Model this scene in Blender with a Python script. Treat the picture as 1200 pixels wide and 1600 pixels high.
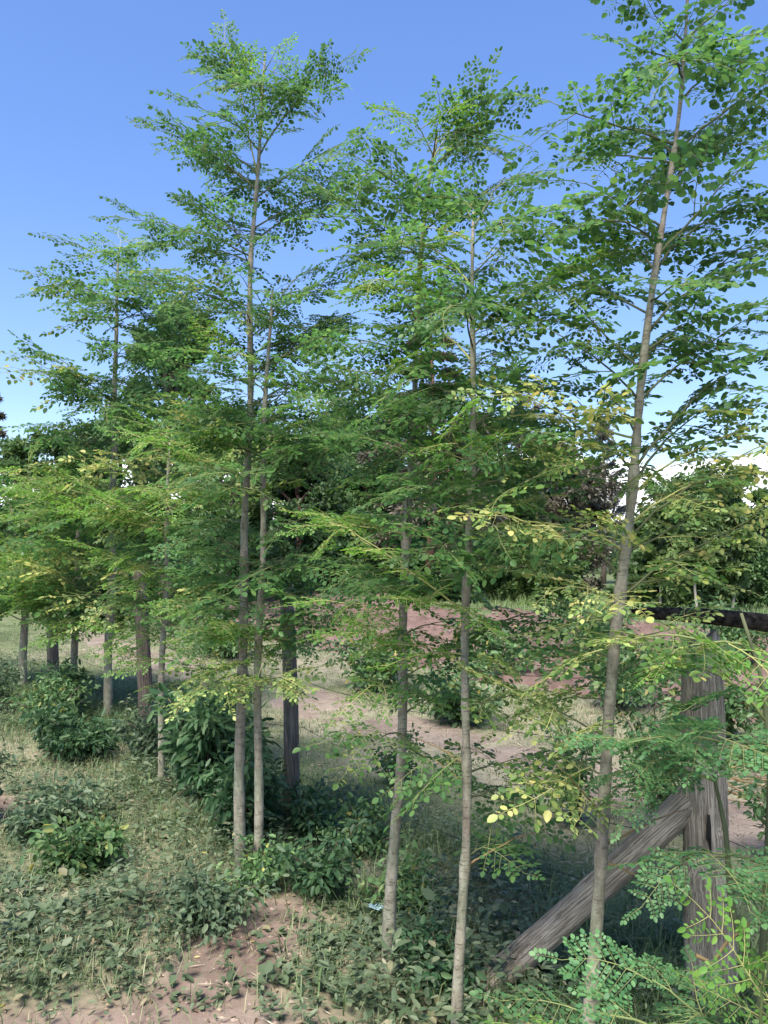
import bpy, math, random
import numpy as np
from mathutils import Vector, Matrix

for o in list(bpy.data.objects):
    bpy.data.objects.remove(o)
SC = bpy.context.scene
COL = SC.collection
R = math.radians
rng = np.random.default_rng(7)
random.seed(7)

# ------------------------------------------------------------------ camera
EYE = 1.60
cam_d = bpy.data.cameras.new('camera')
cam = bpy.data.objects.new('camera', cam_d)
COL.objects.link(cam)
cam.location = (0, 0, EYE)
cam.rotation_euler = (R(90 + 3.43), 0, 0)
cam_d.sensor_fit = 'VERTICAL'
cam_d.sensor_height = 32.0
cam_d.lens = 32.0 * 1202 / 1600
cam_d.clip_start = 0.05
cam_d.clip_end = 6000
SC.camera = cam

# ------------------------------------------------------------------ sky, sun, exposure
SUN_EL, SUN_AZ = 57.0, 203.0        # azimuth: clockwise from +Y (the way the camera looks)
w = bpy.data.worlds.new('World')
SC.world = w
w.use_nodes = True
wn, wl = w.node_tree.nodes, w.node_tree.links
wn.clear()
sky = wn.new('ShaderNodeTexSky')
sky.sky_type = 'NISHITA'
sky.sun_disc = False
sky.sun_elevation = R(SUN_EL)
sky.sun_rotation = R(SUN_AZ)
sky.altitude = 0
sky.air_density = 1.0
sky.dust_density = 0.3
sky.ozone_density = 1.6
hs = wn.new('ShaderNodeHueSaturation')
hs.inputs['Hue'].default_value = 0.517
hs.inputs['Saturation'].default_value = 1.44
hs.inputs['Value'].default_value = 0.97
gm_ = wn.new('ShaderNodeGamma')
gm_.inputs['Gamma'].default_value = 0.72
wl.new(sky.outputs[0], gm_.inputs['Color'])
wl.new(gm_.outputs[0], hs.inputs['Color'])
# low banks of white cumulus all round the horizon
tc = wn.new('ShaderNodeTexCoord')
sep = wn.new('ShaderNodeSeparateXYZ')
wl.new(tc.outputs['Generated'], sep.inputs[0])
mp = wn.new('ShaderNodeMapping')
mp.inputs['Scale'].default_value = (3.2, 3.2, 9.0)
mp.inputs['Location'].default_value = (0.35, 0.0, 0.0)
wl.new(tc.outputs['Generated'], mp.inputs[0])
nz = wn.new('ShaderNodeTexNoise')
nz.inputs['Scale'].default_value = 1.6
nz.inputs['Detail'].default_value = 9
nz.inputs['Roughness'].default_value = 0.55
wl.new(mp.outputs[0], nz.inputs['Vector'])
band = wn.new('ShaderNodeMapRange')          # clouds thin out above about ten degrees
band.inputs['From Min'].default_value = 0.085
band.inputs['From Max'].default_value = 0.22
band.inputs['To Min'].default_value = 0.26
band.inputs['To Max'].default_value = -0.5
wl.new(sep.outputs['Z'], band.inputs['Value'])
ad = wn.new('ShaderNodeMath'); ad.operation = 'ADD'
wl.new(nz.outputs['Fac'], ad.inputs[0]); wl.new(band.outputs[0], ad.inputs[1])
cr = wn.new('ShaderNodeMapRange')
cr.interpolation_type = 'SMOOTHSTEP'
cr.inputs['From Min'].default_value = 0.50
cr.inputs['From Max'].default_value = 0.57
wl.new(ad.outputs[0], cr.inputs['Value'])
mx = wn.new('ShaderNodeMix'); mx.data_type = 'RGBA'
wl.new(cr.outputs[0], mx.inputs[0])
wl.new(hs.outputs[0], mx.inputs[6])
mx.inputs[7].default_value = (4.6, 4.7, 4.9, 1)
bg = wn.new('ShaderNodeBackground')
bg.inputs['Strength'].default_value = 0.15
wl.new(mx.outputs[2], bg.inputs['Color'])
ow = wn.new('ShaderNodeOutputWorld')
wl.new(bg.outputs[0], ow.inputs['Surface'])

sd = bpy.data.lights.new('sun', 'SUN')
sd.energy = 3.5
sd.angle = R(26)
sd.color = (1.0, 0.93, 0.82)
so = bpy.data.objects.new('sun', sd)
COL.objects.link(so)
sv = Vector((math.sin(R(SUN_AZ)) * math.cos(R(SUN_EL)), math.cos(R(SUN_AZ)) * math.cos(R(SUN_EL)), math.sin(R(SUN_EL))))
so.rotation_euler = sv.to_track_quat('Z', 'Y').to_euler()
so.location = (0, 0, 30)

SC.view_settings.view_transform = 'Standard'
SC.view_settings.look = 'None'
SC.view_settings.exposure = 1.5
SC.view_settings.gamma = 1.0
SC.render.engine = 'CYCLES'
SC.cycles.max_bounces = 8
SC.cycles.transparent_max_bounces = 8
SC.cycles.use_denoising = True

# ------------------------------------------------------------------ materials
def mat_base(name):
    m = bpy.data.materials.new(name)
    m.use_nodes = True
    n, l = m.node_tree.nodes, m.node_tree.links
    n.clear()
    out = n.new('ShaderNodeOutputMaterial')
    return m, n, l, out

def ramp(n, stops):
    r = n.new('ShaderNodeValToRGB')
    e = r.color_ramp.elements
    while len(e) < len(stops):
        e.new(0.5)
    for k, (p, c) in enumerate(stops):
        e[k].position = p
        e[k].color = (*c, 1)
    return r

def leaf_mat(name, stops, trans=0.35, rough=0.5, obj_var=0.25, warm=1.0):
    m, n, l, out = mat_base(name)
    g = n.new('ShaderNodeNewGeometry')
    r = ramp(n, stops)
    l.new(g.outputs['Random Per Island'], r.inputs[0])
    oi = n.new('ShaderNodeObjectInfo')
    mr = n.new('ShaderNodeMapRange')
    mr.inputs['To Min'].default_value = 1 - obj_var
    mr.inputs['To Max'].default_value = 1 + obj_var
    l.new(oi.outputs['Random'], mr.inputs['Value'])
    h = n.new('ShaderNodeHueSaturation')
    l.new(r.outputs[0], h.inputs['Color'])
    l.new(mr.outputs[0], h.inputs['Value'])
    p = n.new('ShaderNodeBsdfPrincipled')
    p.inputs['Roughness'].default_value = rough
    p.inputs['Specular IOR Level'].default_value = 0.35
    l.new(h.outputs[0], p.inputs['Base Color'])
    t = n.new('ShaderNodeBsdfTranslucent')
    h2 = n.new('ShaderNodeHueSaturation')
    h2.inputs['Saturation'].default_value = 1.1
    h2.inputs['Value'].default_value = 1.5
    h2.inputs['Hue'].default_value = 0.49
    l.new(h.outputs[0], h2.inputs['Color'])
    l.new(h2.outputs[0], t.inputs['Color'])
    ms = n.new('ShaderNodeMixShader')
    ms.inputs[0].default_value = trans
    l.new(p.outputs[0], ms.inputs[1]); l.new(t.outputs[0], ms.inputs[2])
    l.new(ms.outputs[0], out.inputs['Surface'])
    return m

def bark_mat(name, c1, c2, scale=(6, 6, 1.2), bump=0.3, rough=0.85, rings=0.0):
    m, n, l, out = mat_base(name)
    tcn = n.new('ShaderNodeTexCoord')
    mpn = n.new('ShaderNodeMapping')
    mpn.inputs['Scale'].default_value = scale
    l.new(tcn.outputs['Object'], mpn.inputs[0])
    a = n.new('ShaderNodeTexNoise')
    a.inputs['Scale'].default_value = 4; a.inputs['Detail'].default_value = 8; a.inputs['Roughness'].default_value = 0.65
    l.new(mpn.outputs[0], a.inputs['Vector'])
    r = ramp(n, [(0.3, c1), (0.7, c2)])
    l.new(a.outputs['Fac'], r.inputs[0])
    p = n.new('ShaderNodeBsdfPrincipled')
    p.inputs['Roughness'].default_value = rough
    p.inputs['Specular IOR Level'].default_value = 0.25
    l.new(r.outputs[0], p.inputs['Base Color'])
    b = n.new('ShaderNodeBump')
    b.inputs['Strength'].default_value = bump
    b.inputs['Distance'].default_value = 0.01
    l.new(a.outputs['Fac'], b.inputs['Height'])
    l.new(b.outputs[0], p.inputs['Normal'])
    l.new(p.outputs[0], out.inputs['Surface'])
    return m

def flat_mat(name, c, rough=0.7, metal=0.0):
    m, n, l, out = mat_base(name)
    p = n.new('ShaderNodeBsdfPrincipled')
    tcn = n.new('ShaderNodeTexCoord')
    a = n.new('ShaderNodeTexNoise'); a.inputs['Scale'].default_value = 30; a.inputs['Detail'].default_value = 4
    l.new(tcn.outputs['Object'], a.inputs['Vector'])
    r = ramp(n, [(0.3, tuple(v * 0.75 for v in c)), (0.7, tuple(min(1, v * 1.2) for v in c))])
    l.new(a.outputs['Fac'], r.inputs[0])
    l.new(r.outputs[0], p.inputs['Base Color'])
    p.inputs['Roughness'].default_value = rough
    p.inputs['Metallic'].default_value = metal
    l.new(p.outputs[0], out.inputs['Surface'])
    return m

def moringa_bark():
    m, n, l, out = mat_base('moringa_bark')
    tcn = n.new('ShaderNodeTexCoord')
    def nz_(sc, scale, det):
        mpn = n.new('ShaderNodeMapping'); mpn.inputs['Scale'].default_value = sc
        l.new(tcn.outputs['Object'], mpn.inputs[0])
        a = n.new('ShaderNodeTexNoise'); a.inputs['Scale'].default_value = scale; a.inputs['Detail'].default_value = det; a.inputs['Roughness'].default_value = .7
        l.new(mpn.outputs[0], a.inputs['Vector'])
        return a
    a = nz_((6, 6, 3), 5, 9); b = nz_((14, 14, 60), 2, 5); c = nz_((1, 1, 1), 3, 3)
    r = ramp(n, [(0.30, (0.12, 0.112, 0.09)), (0.5, (0.22, 0.21, 0.178)), (0.72, (0.36, 0.345, 0.305))])
    l.new(a.outputs['Fac'], r.inputs[0])
    r2 = ramp(n, [(0.34, (0.45, 0.43, 0.40)), (0.46, (1, 1, 1)), (0.7, (1.0, 1.0, 1.0))])
    l.new(b.outputs['Fac'], r2.inputs[0])
    mm = n.new('ShaderNodeMix'); mm.data_type = 'RGBA'; mm.blend_type = 'MULTIPLY'; mm.inputs[0].default_value = .8
    l.new(r.outputs[0], mm.inputs[6]); l.new(r2.outputs[0], mm.inputs[7])
    r3 = ramp(n, [(0.4, (0.92, 1.0, 0.86)), (0.6, (1.08, .97, .92))])
    l.new(c.outputs['Fac'], r3.inputs[0])
    m3 = n.new('ShaderNodeMix'); m3.data_type = 'RGBA'; m3.blend_type = 'MULTIPLY'; m3.inputs[0].default_value = 1
    l.new(mm.outputs[2], m3.inputs[6]); l.new(r3.outputs[0], m3.inputs[7])
    p = n.new('ShaderNodeBsdfPrincipled'); p.inputs['Roughness'].default_value = .8; p.inputs['Specular IOR Level'].default_value = .25
    l.new(m3.outputs[2], p.inputs['Base Color'])
    ad_ = n.new('ShaderNodeMath'); ad_.operation = 'ADD'
    l.new(a.outputs['Fac'], ad_.inputs[0]); l.new(r2.outputs[0], ad_.inputs[1])
    bp = n.new('ShaderNodeBump'); bp.inputs['Strength'].default_value = .5; bp.inputs['Distance'].default_value = .006
    l.new(ad_.outputs[0], bp.inputs['Height']); l.new(bp.outputs[0], p.inputs['Normal'])
    l.new(p.outputs[0], out.inputs['Surface'])
    return m

M = {}
M['leaf'] = leaf_mat('moringa_leaf', [(0, (0.048, 0.125, 0.042)), (0.6, (0.080, 0.175, 0.056)), (0.97, (0.13, 0.235, 0.07)), (1, (.4, .36, .1))], 0.5)
M['young'] = leaf_mat('young_leaf', [(0, (0.08, 0.19, 0.04)), (0.6, (0.13, 0.27, 0.055)), (1, (0.20, 0.34, 0.075))], 0.48)
M['pale'] = leaf_mat('pale_leaf', [(0, (0.10, 0.19, 0.05)), (0.5, (0.19, 0.29, 0.09)), (0.8, (0.36, 0.42, 0.14)), (1, (0.45, 0.45, 0.17))], 0.38)
M['yellow'] = leaf_mat('yellow_leaf', [(0, (0.10, 0.18, 0.05)), (0.3, (0.22, 0.30, 0.09)), (0.65, (0.42, 0.44, 0.15)), (0.92, (0.54, 0.48, 0.18)), (1, (0.45, 0.27, 0.10))], 0.38)
M['mix'] = leaf_mat('turning_leaf', [(0, (0.045, 0.11, 0.03)), (0.6, (0.09, 0.17, 0.04)), (0.88, (0.24, 0.29, 0.08)), (1, (0.48, 0.40, 0.12))], 0.36)
M['blue'] = leaf_mat('fern_leaf', [(0, (0.055, 0.15, 0.06)), (0.6, (0.09, 0.21, 0.08)), (1, (0.14, 0.28, 0.11))], 0.42)
M['stem'] = bark_mat('leaf_stalk', (0.13, 0.17, 0.06), (0.20, 0.23, 0.09), bump=0.1)
M['stem_dark'] = bark_mat('branch_bark', (0.07, 0.085, 0.045), (0.12, 0.135, 0.07), bump=0.2)
M['stem_pale'] = bark_mat('pale_stalk', (0.28, 0.30, 0.10), (0.36, 0.36, 0.14), bump=0.1)
M['trunk'] = moringa_bark()
M['stem_dry'] = bark_mat('dry_twig', (0.16, 0.11, 0.055), (0.27, 0.20, 0.10), bump=0.2)

# ------------------------------------------------------------------ mesh helpers
def mesh_np(name, V, polys, mats, pmat=None, smooth=True):
    """V (n,3); polys: list of (k,m) index arrays, each with m corners."""
    me = bpy.data.meshes.new(name)
    V = np.asarray(V, np.float32)
    me.vertices.add(len(V))
    me.vertices.foreach_set('co', V.ravel())
    loops = np.concatenate([p.ravel() for p in polys]).astype(np.int32)
    tot = np.concatenate([np.full(len(p), p.shape[1], np.int32) for p in polys])
    start = np.zeros(len(tot), np.int32); start[1:] = np.cumsum(tot)[:-1]
    me.loops.add(len(loops)); me.loops.foreach_set('vertex_index', loops)
    me.polygons.add(len(tot)); me.polygons.foreach_set('loop_start', start)
    me.polygons.foreach_set('loop_total', tot)
    for m in mats:
        me.materials.append(m)
    if pmat is not None:
        me.polygons.foreach_set('material_index', np.asarray(pmat, np.int32))
    me.polygons.foreach_set('use_smooth', np.full(len(tot), smooth, bool))
    me.update(calc_edges=True)
    return me

def link(name, me, parent=None, loc=None):
    o = bpy.data.objects.new(name, me)
    COL.objects.link(o)
    if parent is not None:
        o.parent = parent
    if loc is not None:
        o.location = loc
    return o

def tag(o, label=None, cat=None, group=None, kind=None):
    if label: o['label'] = label
    if cat: o['category'] = cat
    if group: o['group'] = group
    if kind: o['kind'] = kind
    return o

def thing(name, loc, label, cat, group=None):
    o = link(name, None, loc=loc)
    o.empty_display_size = 0.1
    return tag(o, label, cat, group)

class Buf:
    def __init__(s):
        s.V = []; s.P = {}; s.n = 0; s.order = []
    def add(s, V, polys, mi=0):
        V = np.asarray(V, float).reshape(-1, 3)
        for p in polys:
            s.order.append((np.asarray(p) + s.n, mi))
        s.V.append(V); s.n += len(V)
    def mesh(s, name, mats, smooth=True):
        ks = {}
        for p, mi in s.order:
            ks.setdefault((p.shape[1], mi), []).append(p)
        polys = []; pm = []
        for (k, mi), L in ks.items():
            a = np.concatenate(L); polys.append(a); pm.append(np.full(len(a), mi))
        return mesh_np(name, np.concatenate(s.V), polys, mats, np.concatenate(pm), smooth)

def tube(pts, rad, sides=6, cap=True, wob=0.0, rg=None):
    pts = np.asarray(pts, float); n = len(pts)
    rad = np.broadcast_to(np.asarray(rad, float), (n,))
    tan = np.gradient(pts, axis=0)
    tan /= np.linalg.norm(tan, axis=1, keepdims=True) + 1e-9
    ref = np.array([1.0, 0.05, 0.02]) if abs(tan[0][2]) > 0.7 else np.array([0, 0.03, 1.0])
    a = np.cross(tan, ref); a /= np.linalg.norm(a, axis=1, keepdims=True) + 1e-9
    b = np.cross(tan, a)
    th = np.linspace(0, 2 * np.pi, sides, endpoint=False)
    rr = rad[:, None] * np.ones((1, sides))
    if wob and rg is not None:
        rr = rr * (1 + wob * rg.standard_normal((n, sides)))
    V = pts[:, None, :] + rr[..., None] * (np.cos(th)[None, :, None] * a[:, None, :] + np.sin(th)[None, :, None] * b[:, None, :])
    V = V.reshape(-1, 3)
    i = np.arange(n - 1)[:, None] * sides; j = np.arange(sides)[None, :]; j2 = (j + 1) % sides
    F = np.stack([i + j, i + j2, i + sides + j2, i + sides + j], -1).reshape(-1, 4)
    polys = [F]
    if cap:
        polys.append((np.arange(sides)[::-1] + 0)[None, :])
        polys.append((np.arange(sides) + (n - 1) * sides)[None, :])
    return V, polys

def bez(p0, p1, p2, n):
    t = np.linspace(0, 1, n)[:, None]
    return (1 - t) ** 2 * p0 + 2 * t * (1 - t) * p1 + t ** 2 * p2

_lv = np.random.default_rng(17)
def _fv(k):
    return _lv.uniform(-.6, 2.6, k)

def leaves(C, D, N, L, W, pts=8, fold=0.12, curl=0.0):
    """many leaf blades at once: base points C, directions D, normals N, lengths L, widths W"""
    C = np.asarray(C, float); k = len(C)
    D = D / (np.linalg.norm(D, axis=1, keepdims=True) + 1e-9)
    S = np.cross(N, D); S /= np.linalg.norm(S, axis=1, keepdims=True) + 1e-9
    N = np.cross(D, S)
    L = np.broadcast_to(np.asarray(L, float), (k,)); W = np.broadcast_to(np.asarray(W, float), (k,))
    if pts == 8:
        u = np.array([0, .22, .55, .85, 1, .85, .55, .22]); v = np.array([0, .40, .5, .30, 0, -.30, -.5, -.40])
        F = np.array([[0, 4, 3, 2, 1], [0, 7, 6, 5, 4]])
    elif pts == 6:
        u = np.array([0, .35, .75, 1, .75, .35]); v = np.array([0, .5, .4, 0, -.4, -.5])
        F = np.array([[0, 3, 2, 1], [0, 5, 4, 3]])
    else:
        u = np.array([0, .5, 1, .5]); v = np.array([0, .5, 0, -.5])
        F = np.array([[0, 3, 2, 1]])
    V = (C[:, None, :] + (u[None, :] * L[:, None])[..., None] * D[:, None, :]
         + (v[None, :] * W[:, None])[..., None] * S[:, None, :]
         + ((np.abs(v)[None, :] * (fold * _fv(k) * W)[:, None]) - (u ** 2)[None, :] * (curl * _fv(k) * L)[:, None])[..., None] * N[:, None, :])
    idx = (np.arange(k) * pts)[:, None, None] + F[None]
    return V.reshape(-1, 3), [idx.reshape(-1, F.shape[1])]

def blades(C, H, lean, width, rg):
    k = len(C)
    az = rg.uniform(0, 2 * np.pi, k)
    d = np.stack([np.cos(az), np.sin(az), np.zeros(k)], 1)
    s = np.stack([-np.sin(az), np.cos(az), np.zeros(k)], 1)
    H = np.broadcast_to(H, (k,))[:, None]; lean = np.broadcast_to(lean, (k,))[:, None]; wd = np.broadcast_to(width, (k,))[:, None]
    up = np.array([0, 0, 1.0])
    m = C + d * lean * H * 0.35 + up * H * 0.55
    t = C + d * lean * H + up * H * (1 - 0.45 * np.clip(lean, 0, 1.6))
    V = np.stack([C - s * wd, C + s * wd, m + s * wd * .8, m - s * wd * .8, t], 1).reshape(-1, 3)
    b = (np.arange(k) * 5)[:, None]
    return V, [b + np.array([[0, 1, 2, 3]]), b + np.array([[3, 2, 4]])]

# smooth pseudo-noise for terrain and scatter
_wr = np.random.default_rng(3)
_W = [(_wr.uniform(0, 6.28), _wr.uniform(0, 6.28), _wr.uniform(.6, 1.5)) for _ in range(24)]
def noise(x, y, f=1.0, o=0):
    r = 0
    for k in range(6):
        a, p, s = _W[(k + o * 5) % 24]
        r = r + np.sin((x * math.cos(a) + y * math.sin(a)) * f * s * 2 + p + 1.3 * np.sin((x * math.sin(a * 2) + y * math.cos(a * 3)) * f * s + p * 2))
    return r / 6
def sstep(a, b, x):
    t = np.clip((x - a) / (b - a), 0, 1)
    return t * t * (3 - 2 * t)

# the fence line runs from (1.14, 2.8) away to the left; s > 0 is the field side
FD = np.array([-0.62, 0.785]); FD /= np.linalg.norm(FD)
FN = np.array([FD[1], -FD[0]])
def fence_s(x, y):
    return (x - 1.14) * FN[0] + (y - 2.8) * FN[1]
def fence_t(x, y):
    return (x - 1.14) * FD[0] + (y - 2.8) * FD[1]

def ground_h(x, y):
    x = np.asarray(x, float); y = np.asarray(y, float)
    s = fence_s(x, y)
    near = np.exp(-((x / 14) ** 2 + ((y - 4) / 12) ** 2))
    h = 0.035 * noise(x, y, 1.1) * near + 0.012 * noise(x, y, 4.0, 1) * near
    h = h + 0.10 * np.exp(-(((x + 1.3) / .9) ** 2 + ((y - 3.3) / .7) ** 2))      # weedy hump on the verge
    h = h + 0.9 * sstep(10, 40, y) * sstep(9, -4, x)                            # land rises gently to the back left
    h = h + 0.5 * sstep(40, 140, y) + 0.10 * noise(x, y, 0.12, 2) * sstep(8, 30, y)
    return h
def gz(x, y):
    return float(ground_h(x, y))

# ------------------------------------------------------------------ ground
def axis(a, b, step, lo, hi, g=1.16):
    c = list(np.arange(a, b, step))
    s = step; v = c[-1]
    while v < hi:
        s *= g; v += s; c.append(v)
    s = step; v = c[0]; pre = []
    while v > lo:
        s *= g; v -= s; pre.append(v)
    return np.array(pre[::-1] + c)

def path_mask(x, y):
    s = fence_s(x, y) + 0.22 * noise(x, y, 0.9, 3) + 0.10 * noise(x, y, 3.1, 2)
    m = 1 - sstep(0.28, 0.62, np.abs(s - 2.1))
    return np.clip(m * (1.15 + 0.7 * noise(x, y, 1.7, 1) + .3 * noise(x, y, 5, 2)), 0, 1)
def plough_mask(x, y):
    s = fence_s(x, y) + 0.35 * noise(x, y, 0.6, 1) + 0.12 * noise(x, y, 2.3, 0)
    e = 0.2 * noise(x, y, 0.5, 2)
    m = sstep(4.5, 4.9, s) * (1 - sstep(13.0, 14.0, s + 3 * e))
    m = m * (1 - .9 * sstep(.25, .6, noise(x, y, .55, 0) + .4 * noise(x, y, 1.9, 3)))
    return m * sstep(-8, -6, x + e * 4) * (1 - sstep(24, 26, x))
def bare_mask(x, y):
    # worn bare earth along the near foot of the verge
    q = noise(x, y, 1.3, 3) * 0.55 + noise(x, y, 4.1, 1) * 0.3
    a = np.exp(-(((x + .75) / 1.0) ** 2 + ((y - 2.35) / .5) ** 2)) * 1.25
    b = np.exp(-(((x + 2.7) / .5) ** 2 + ((y - 5.0) / .5) ** 2)) * 1.2
    c = np.exp(-(((x + 0.55) / .35) ** 2 + ((y - 3.4) / .45) ** 2)) * .9
    d = np.exp(-(((y - 1.5) / .9) ** 2)) * .85
    return np.clip(sstep(0.42, 0.85, a + b + c + d + q * 0.55), 0, 1)

gx = axis(-7.5, 5.5, 0.075, -700, 700)
gy = axis(-1.0, 13.0, 0.075, -300, 1500)
X, Y = np.meshgrid(gx, gy)
Z = ground_h(X, Y)
V = np.stack([X.ravel(), Y.ravel(), Z.ravel()], 1)
ny, nx = X.shape
ii = (np.arange(ny - 1)[:, None] * nx + np.arange(nx - 1)[None, :]).ravel()
F = np.stack([ii, ii + 1, ii + nx + 1, ii + nx], 1)

def soil_nodes(n, l, tcn, c1, c2, scale):
    a = n.new('ShaderNodeTexNoise')
    a.inputs['Scale'].default_value = scale; a.inputs['Detail'].default_value = 10; a.inputs['Roughness'].default_value = 0.7
    l.new(tcn.outputs['Object'], a.inputs['Vector'])
    b_ = n.new('ShaderNodeTexNoise')
    b_.inputs['Scale'].default_value = scale * .16; b_.inputs['Detail'].default_value = 6; b_.inputs['Roughness'].default_value = 0.6
    l.new(tcn.outputs['Object'], b_.inputs['Vector'])
    mx_ = n.new('ShaderNodeMath'); mx_.operation = 'MULTIPLY_ADD'
    l.new(b_.outputs['Fac'], mx_.inputs[0]); mx_.inputs[1].default_value = .8
    h_ = n.new('ShaderNodeMath'); h_.operation = 'MULTIPLY_ADD'
    l.new(a.outputs['Fac'], h_.inputs[0]); h_.inputs[1].default_value = .8; h_.inputs[2].default_value = -.3
    l.new(h_.outputs[0], mx_.inputs[2])
    r = ramp(n, [(0.3, c1), (0.7, c2)])
    l.new(mx_.outputs[0], r.inputs[0])
    return a, r

def ground_mat():
    m, n, l, out = mat_base('verge_ground')
    tcn = n.new('ShaderNodeTexCoord')
    at = n.new('ShaderNodeVertexColor'); at.layer_name = 'zone'
    sp = n.new('ShaderNodeSeparateColor')
    l.new(at.outputs[0], sp.inputs[0])
    a1, soil = soil_nodes(n, l, tcn, (0.125, 0.088, 0.072), (0.265, 0.205, 0.172), 9)
    a2, dry = soil_nodes(n, l, tcn, (0.16, 0.148, 0.10), (0.33, 0.30, 0.215), 6)
    a3, grn = soil_nodes(n, l, tcn, (0.06, 0.09, 0.038), (0.14, 0.17, 0.08), 4)
    g = n.new('ShaderNodeTexNoise'); g.inputs['Scale'].default_value = 1.4; g.inputs['Detail'].default_value = 6
    l.new(tcn.outputs['Object'], g.inputs['Vector'])
    gm = n.new('ShaderNodeMath'); gm.operation = 'ADD'
    l.new(g.outputs['Fac'], gm.inputs[0]); l.new(sp.outputs[1], gm.inputs[1])
    gr = n.new('ShaderNodeMapRange'); gr.inputs['From Min'].default_value = 0.75; gr.inputs['From Max'].default_value = 1.15
    l.new(gm.outputs[0], gr.inputs['Value'])
    m1 = n.new('ShaderNodeMix'); m1.data_type = 'RGBA'
    l.new(gr.outputs[0], m1.inputs[0]); l.new(dry.outputs[0], m1.inputs[6]); l.new(grn.outputs[0], m1.inputs[7])
    m2 = n.new('ShaderNodeMix'); m2.data_type = 'RGBA'
    l.new(sp.outputs[0], m2.inputs[0]); l.new(m1.outputs[2], m2.inputs[6]); l.new(soil.outputs[0], m2.inputs[7])
    p = n.new('ShaderNodeBsdfPrincipled'); p.inputs['Roughness'].default_value = 0.95; p.inputs['Specular IOR Level'].default_value = 0.1
    l.new(m2.outputs[2], p.inputs['Base Color'])
    b = n.new('ShaderNodeBump'); b.inputs['Strength'].default_value = 0.6; b.inputs['Distance'].default_value = 0.03
    l.new(a1.outputs['Fac'], b.inputs['Height']); l.new(b.outputs[0], p.inputs['Normal'])
    l.new(p.outputs[0], out.inputs['Surface'])
    return m

def soil_mat(name, c1, c2, scale=8, dist=0.04):
    m, n, l, out = mat_base(name)
    tcn = n.new('ShaderNodeTexCoord')
    a, r = soil_nodes(n, l, tcn, c1, c2, scale)
    p = n.new('ShaderNodeBsdfPrincipled'); p.inputs['Roughness'].default_value = 0.95; p.inputs['Specular IOR Level'].default_value = 0.1
    l.new(r.outputs[0], p.inputs['Base Color'])
    b = n.new('ShaderNodeBump'); b.inputs['Strength'].default_value = 0.7; b.inputs['Distance'].default_value = dist
    l.new(a.outputs['Fac'], b.inputs['Height']); l.new(b.outputs[0], p.inputs['Normal'])
    l.new(p.outputs[0], out.inputs['Surface'])
    return m

me = mesh_np('ground', V, [F], [ground_mat()])
ca = me.color_attributes.new('zone', 'FLOAT_COLOR', 'POINT')
zc = np.zeros((len(V), 4), np.float32); zc[:, 3] = 1
zx, zy = V[:, 0], V[:, 1]
sF = fence_s(zx, zy)
zc[:, 0] = np.clip(bare_mask(zx, zy) * (1 - sstep(-.3, .5, sF)), 0, 1)
green = 0.35 + 0.25 * noise(zx, zy, .7, 2) + 0.3 * np.exp(-((sF - .7) / .6) ** 2) + 0.35 * sstep(12, 20, zy)
zc[:, 1] = np.clip(green, 0, 1)
ca.data.foreach_set('color', zc.ravel())
tag(link('ground', me), kind='structure')

def sheet(name, x0, x1, y0, y1, step, mask, rise, rough, mat):
    xs = np.arange(x0, x1, step); ys = np.arange(y0, y1, step)
    X, Y = np.meshgrid(xs, ys)
    m = np.clip(mask(X, Y), 0, 1)
    Z = ground_h(X, Y) - 0.03 + m * (0.03 + rise) + rough(X, Y) * m
    idx = (np.arange(len(ys) - 1)[:, None] * len(xs) + np.arange(len(xs) - 1)[None, :]).ravel()
    F = np.stack([idx, idx + 1, idx + len(xs) + 1, idx + len(xs)], 1)
    mc = m.ravel()
    F = F[(mc[F] > 0.05).any(1)]
    used = np.unique(F); remap = np.zeros(len(mc), int); remap[used] = np.arange(len(used))
    V = np.stack([X.ravel(), Y.ravel(), Z.ravel()], 1)[used]
    return tag(link(name, mesh_np(name, V, [remap[F]], [mat])), kind='structure')

sheet('path', -9, 7, 2, 16, 0.06, path_mask, 0.006, lambda x, y: 0.006 * noise(x, y, 6, 1),
      soil_mat('path_earth', (0.16, 0.125, 0.10), (0.28, 0.23, 0.19), 7, 0.03))
prg = np.random.default_rng(11)
sheet('ploughed_field', -8, 26, 4, 32, 0.11, plough_mask, 0.03,
      lambda x, y: 0.05 * np.sin(fence_s(x, y) * 9 + 2 * noise(x, y, .5, 1)) + 0.04 * prg.standard_normal(x.shape) + .03 * noise(x, y, 3, 2),
      soil_mat('ploughed_earth', (0.095, 0.062, 0.052), (0.205, 0.140, 0.122), 3, 0.10))

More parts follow.
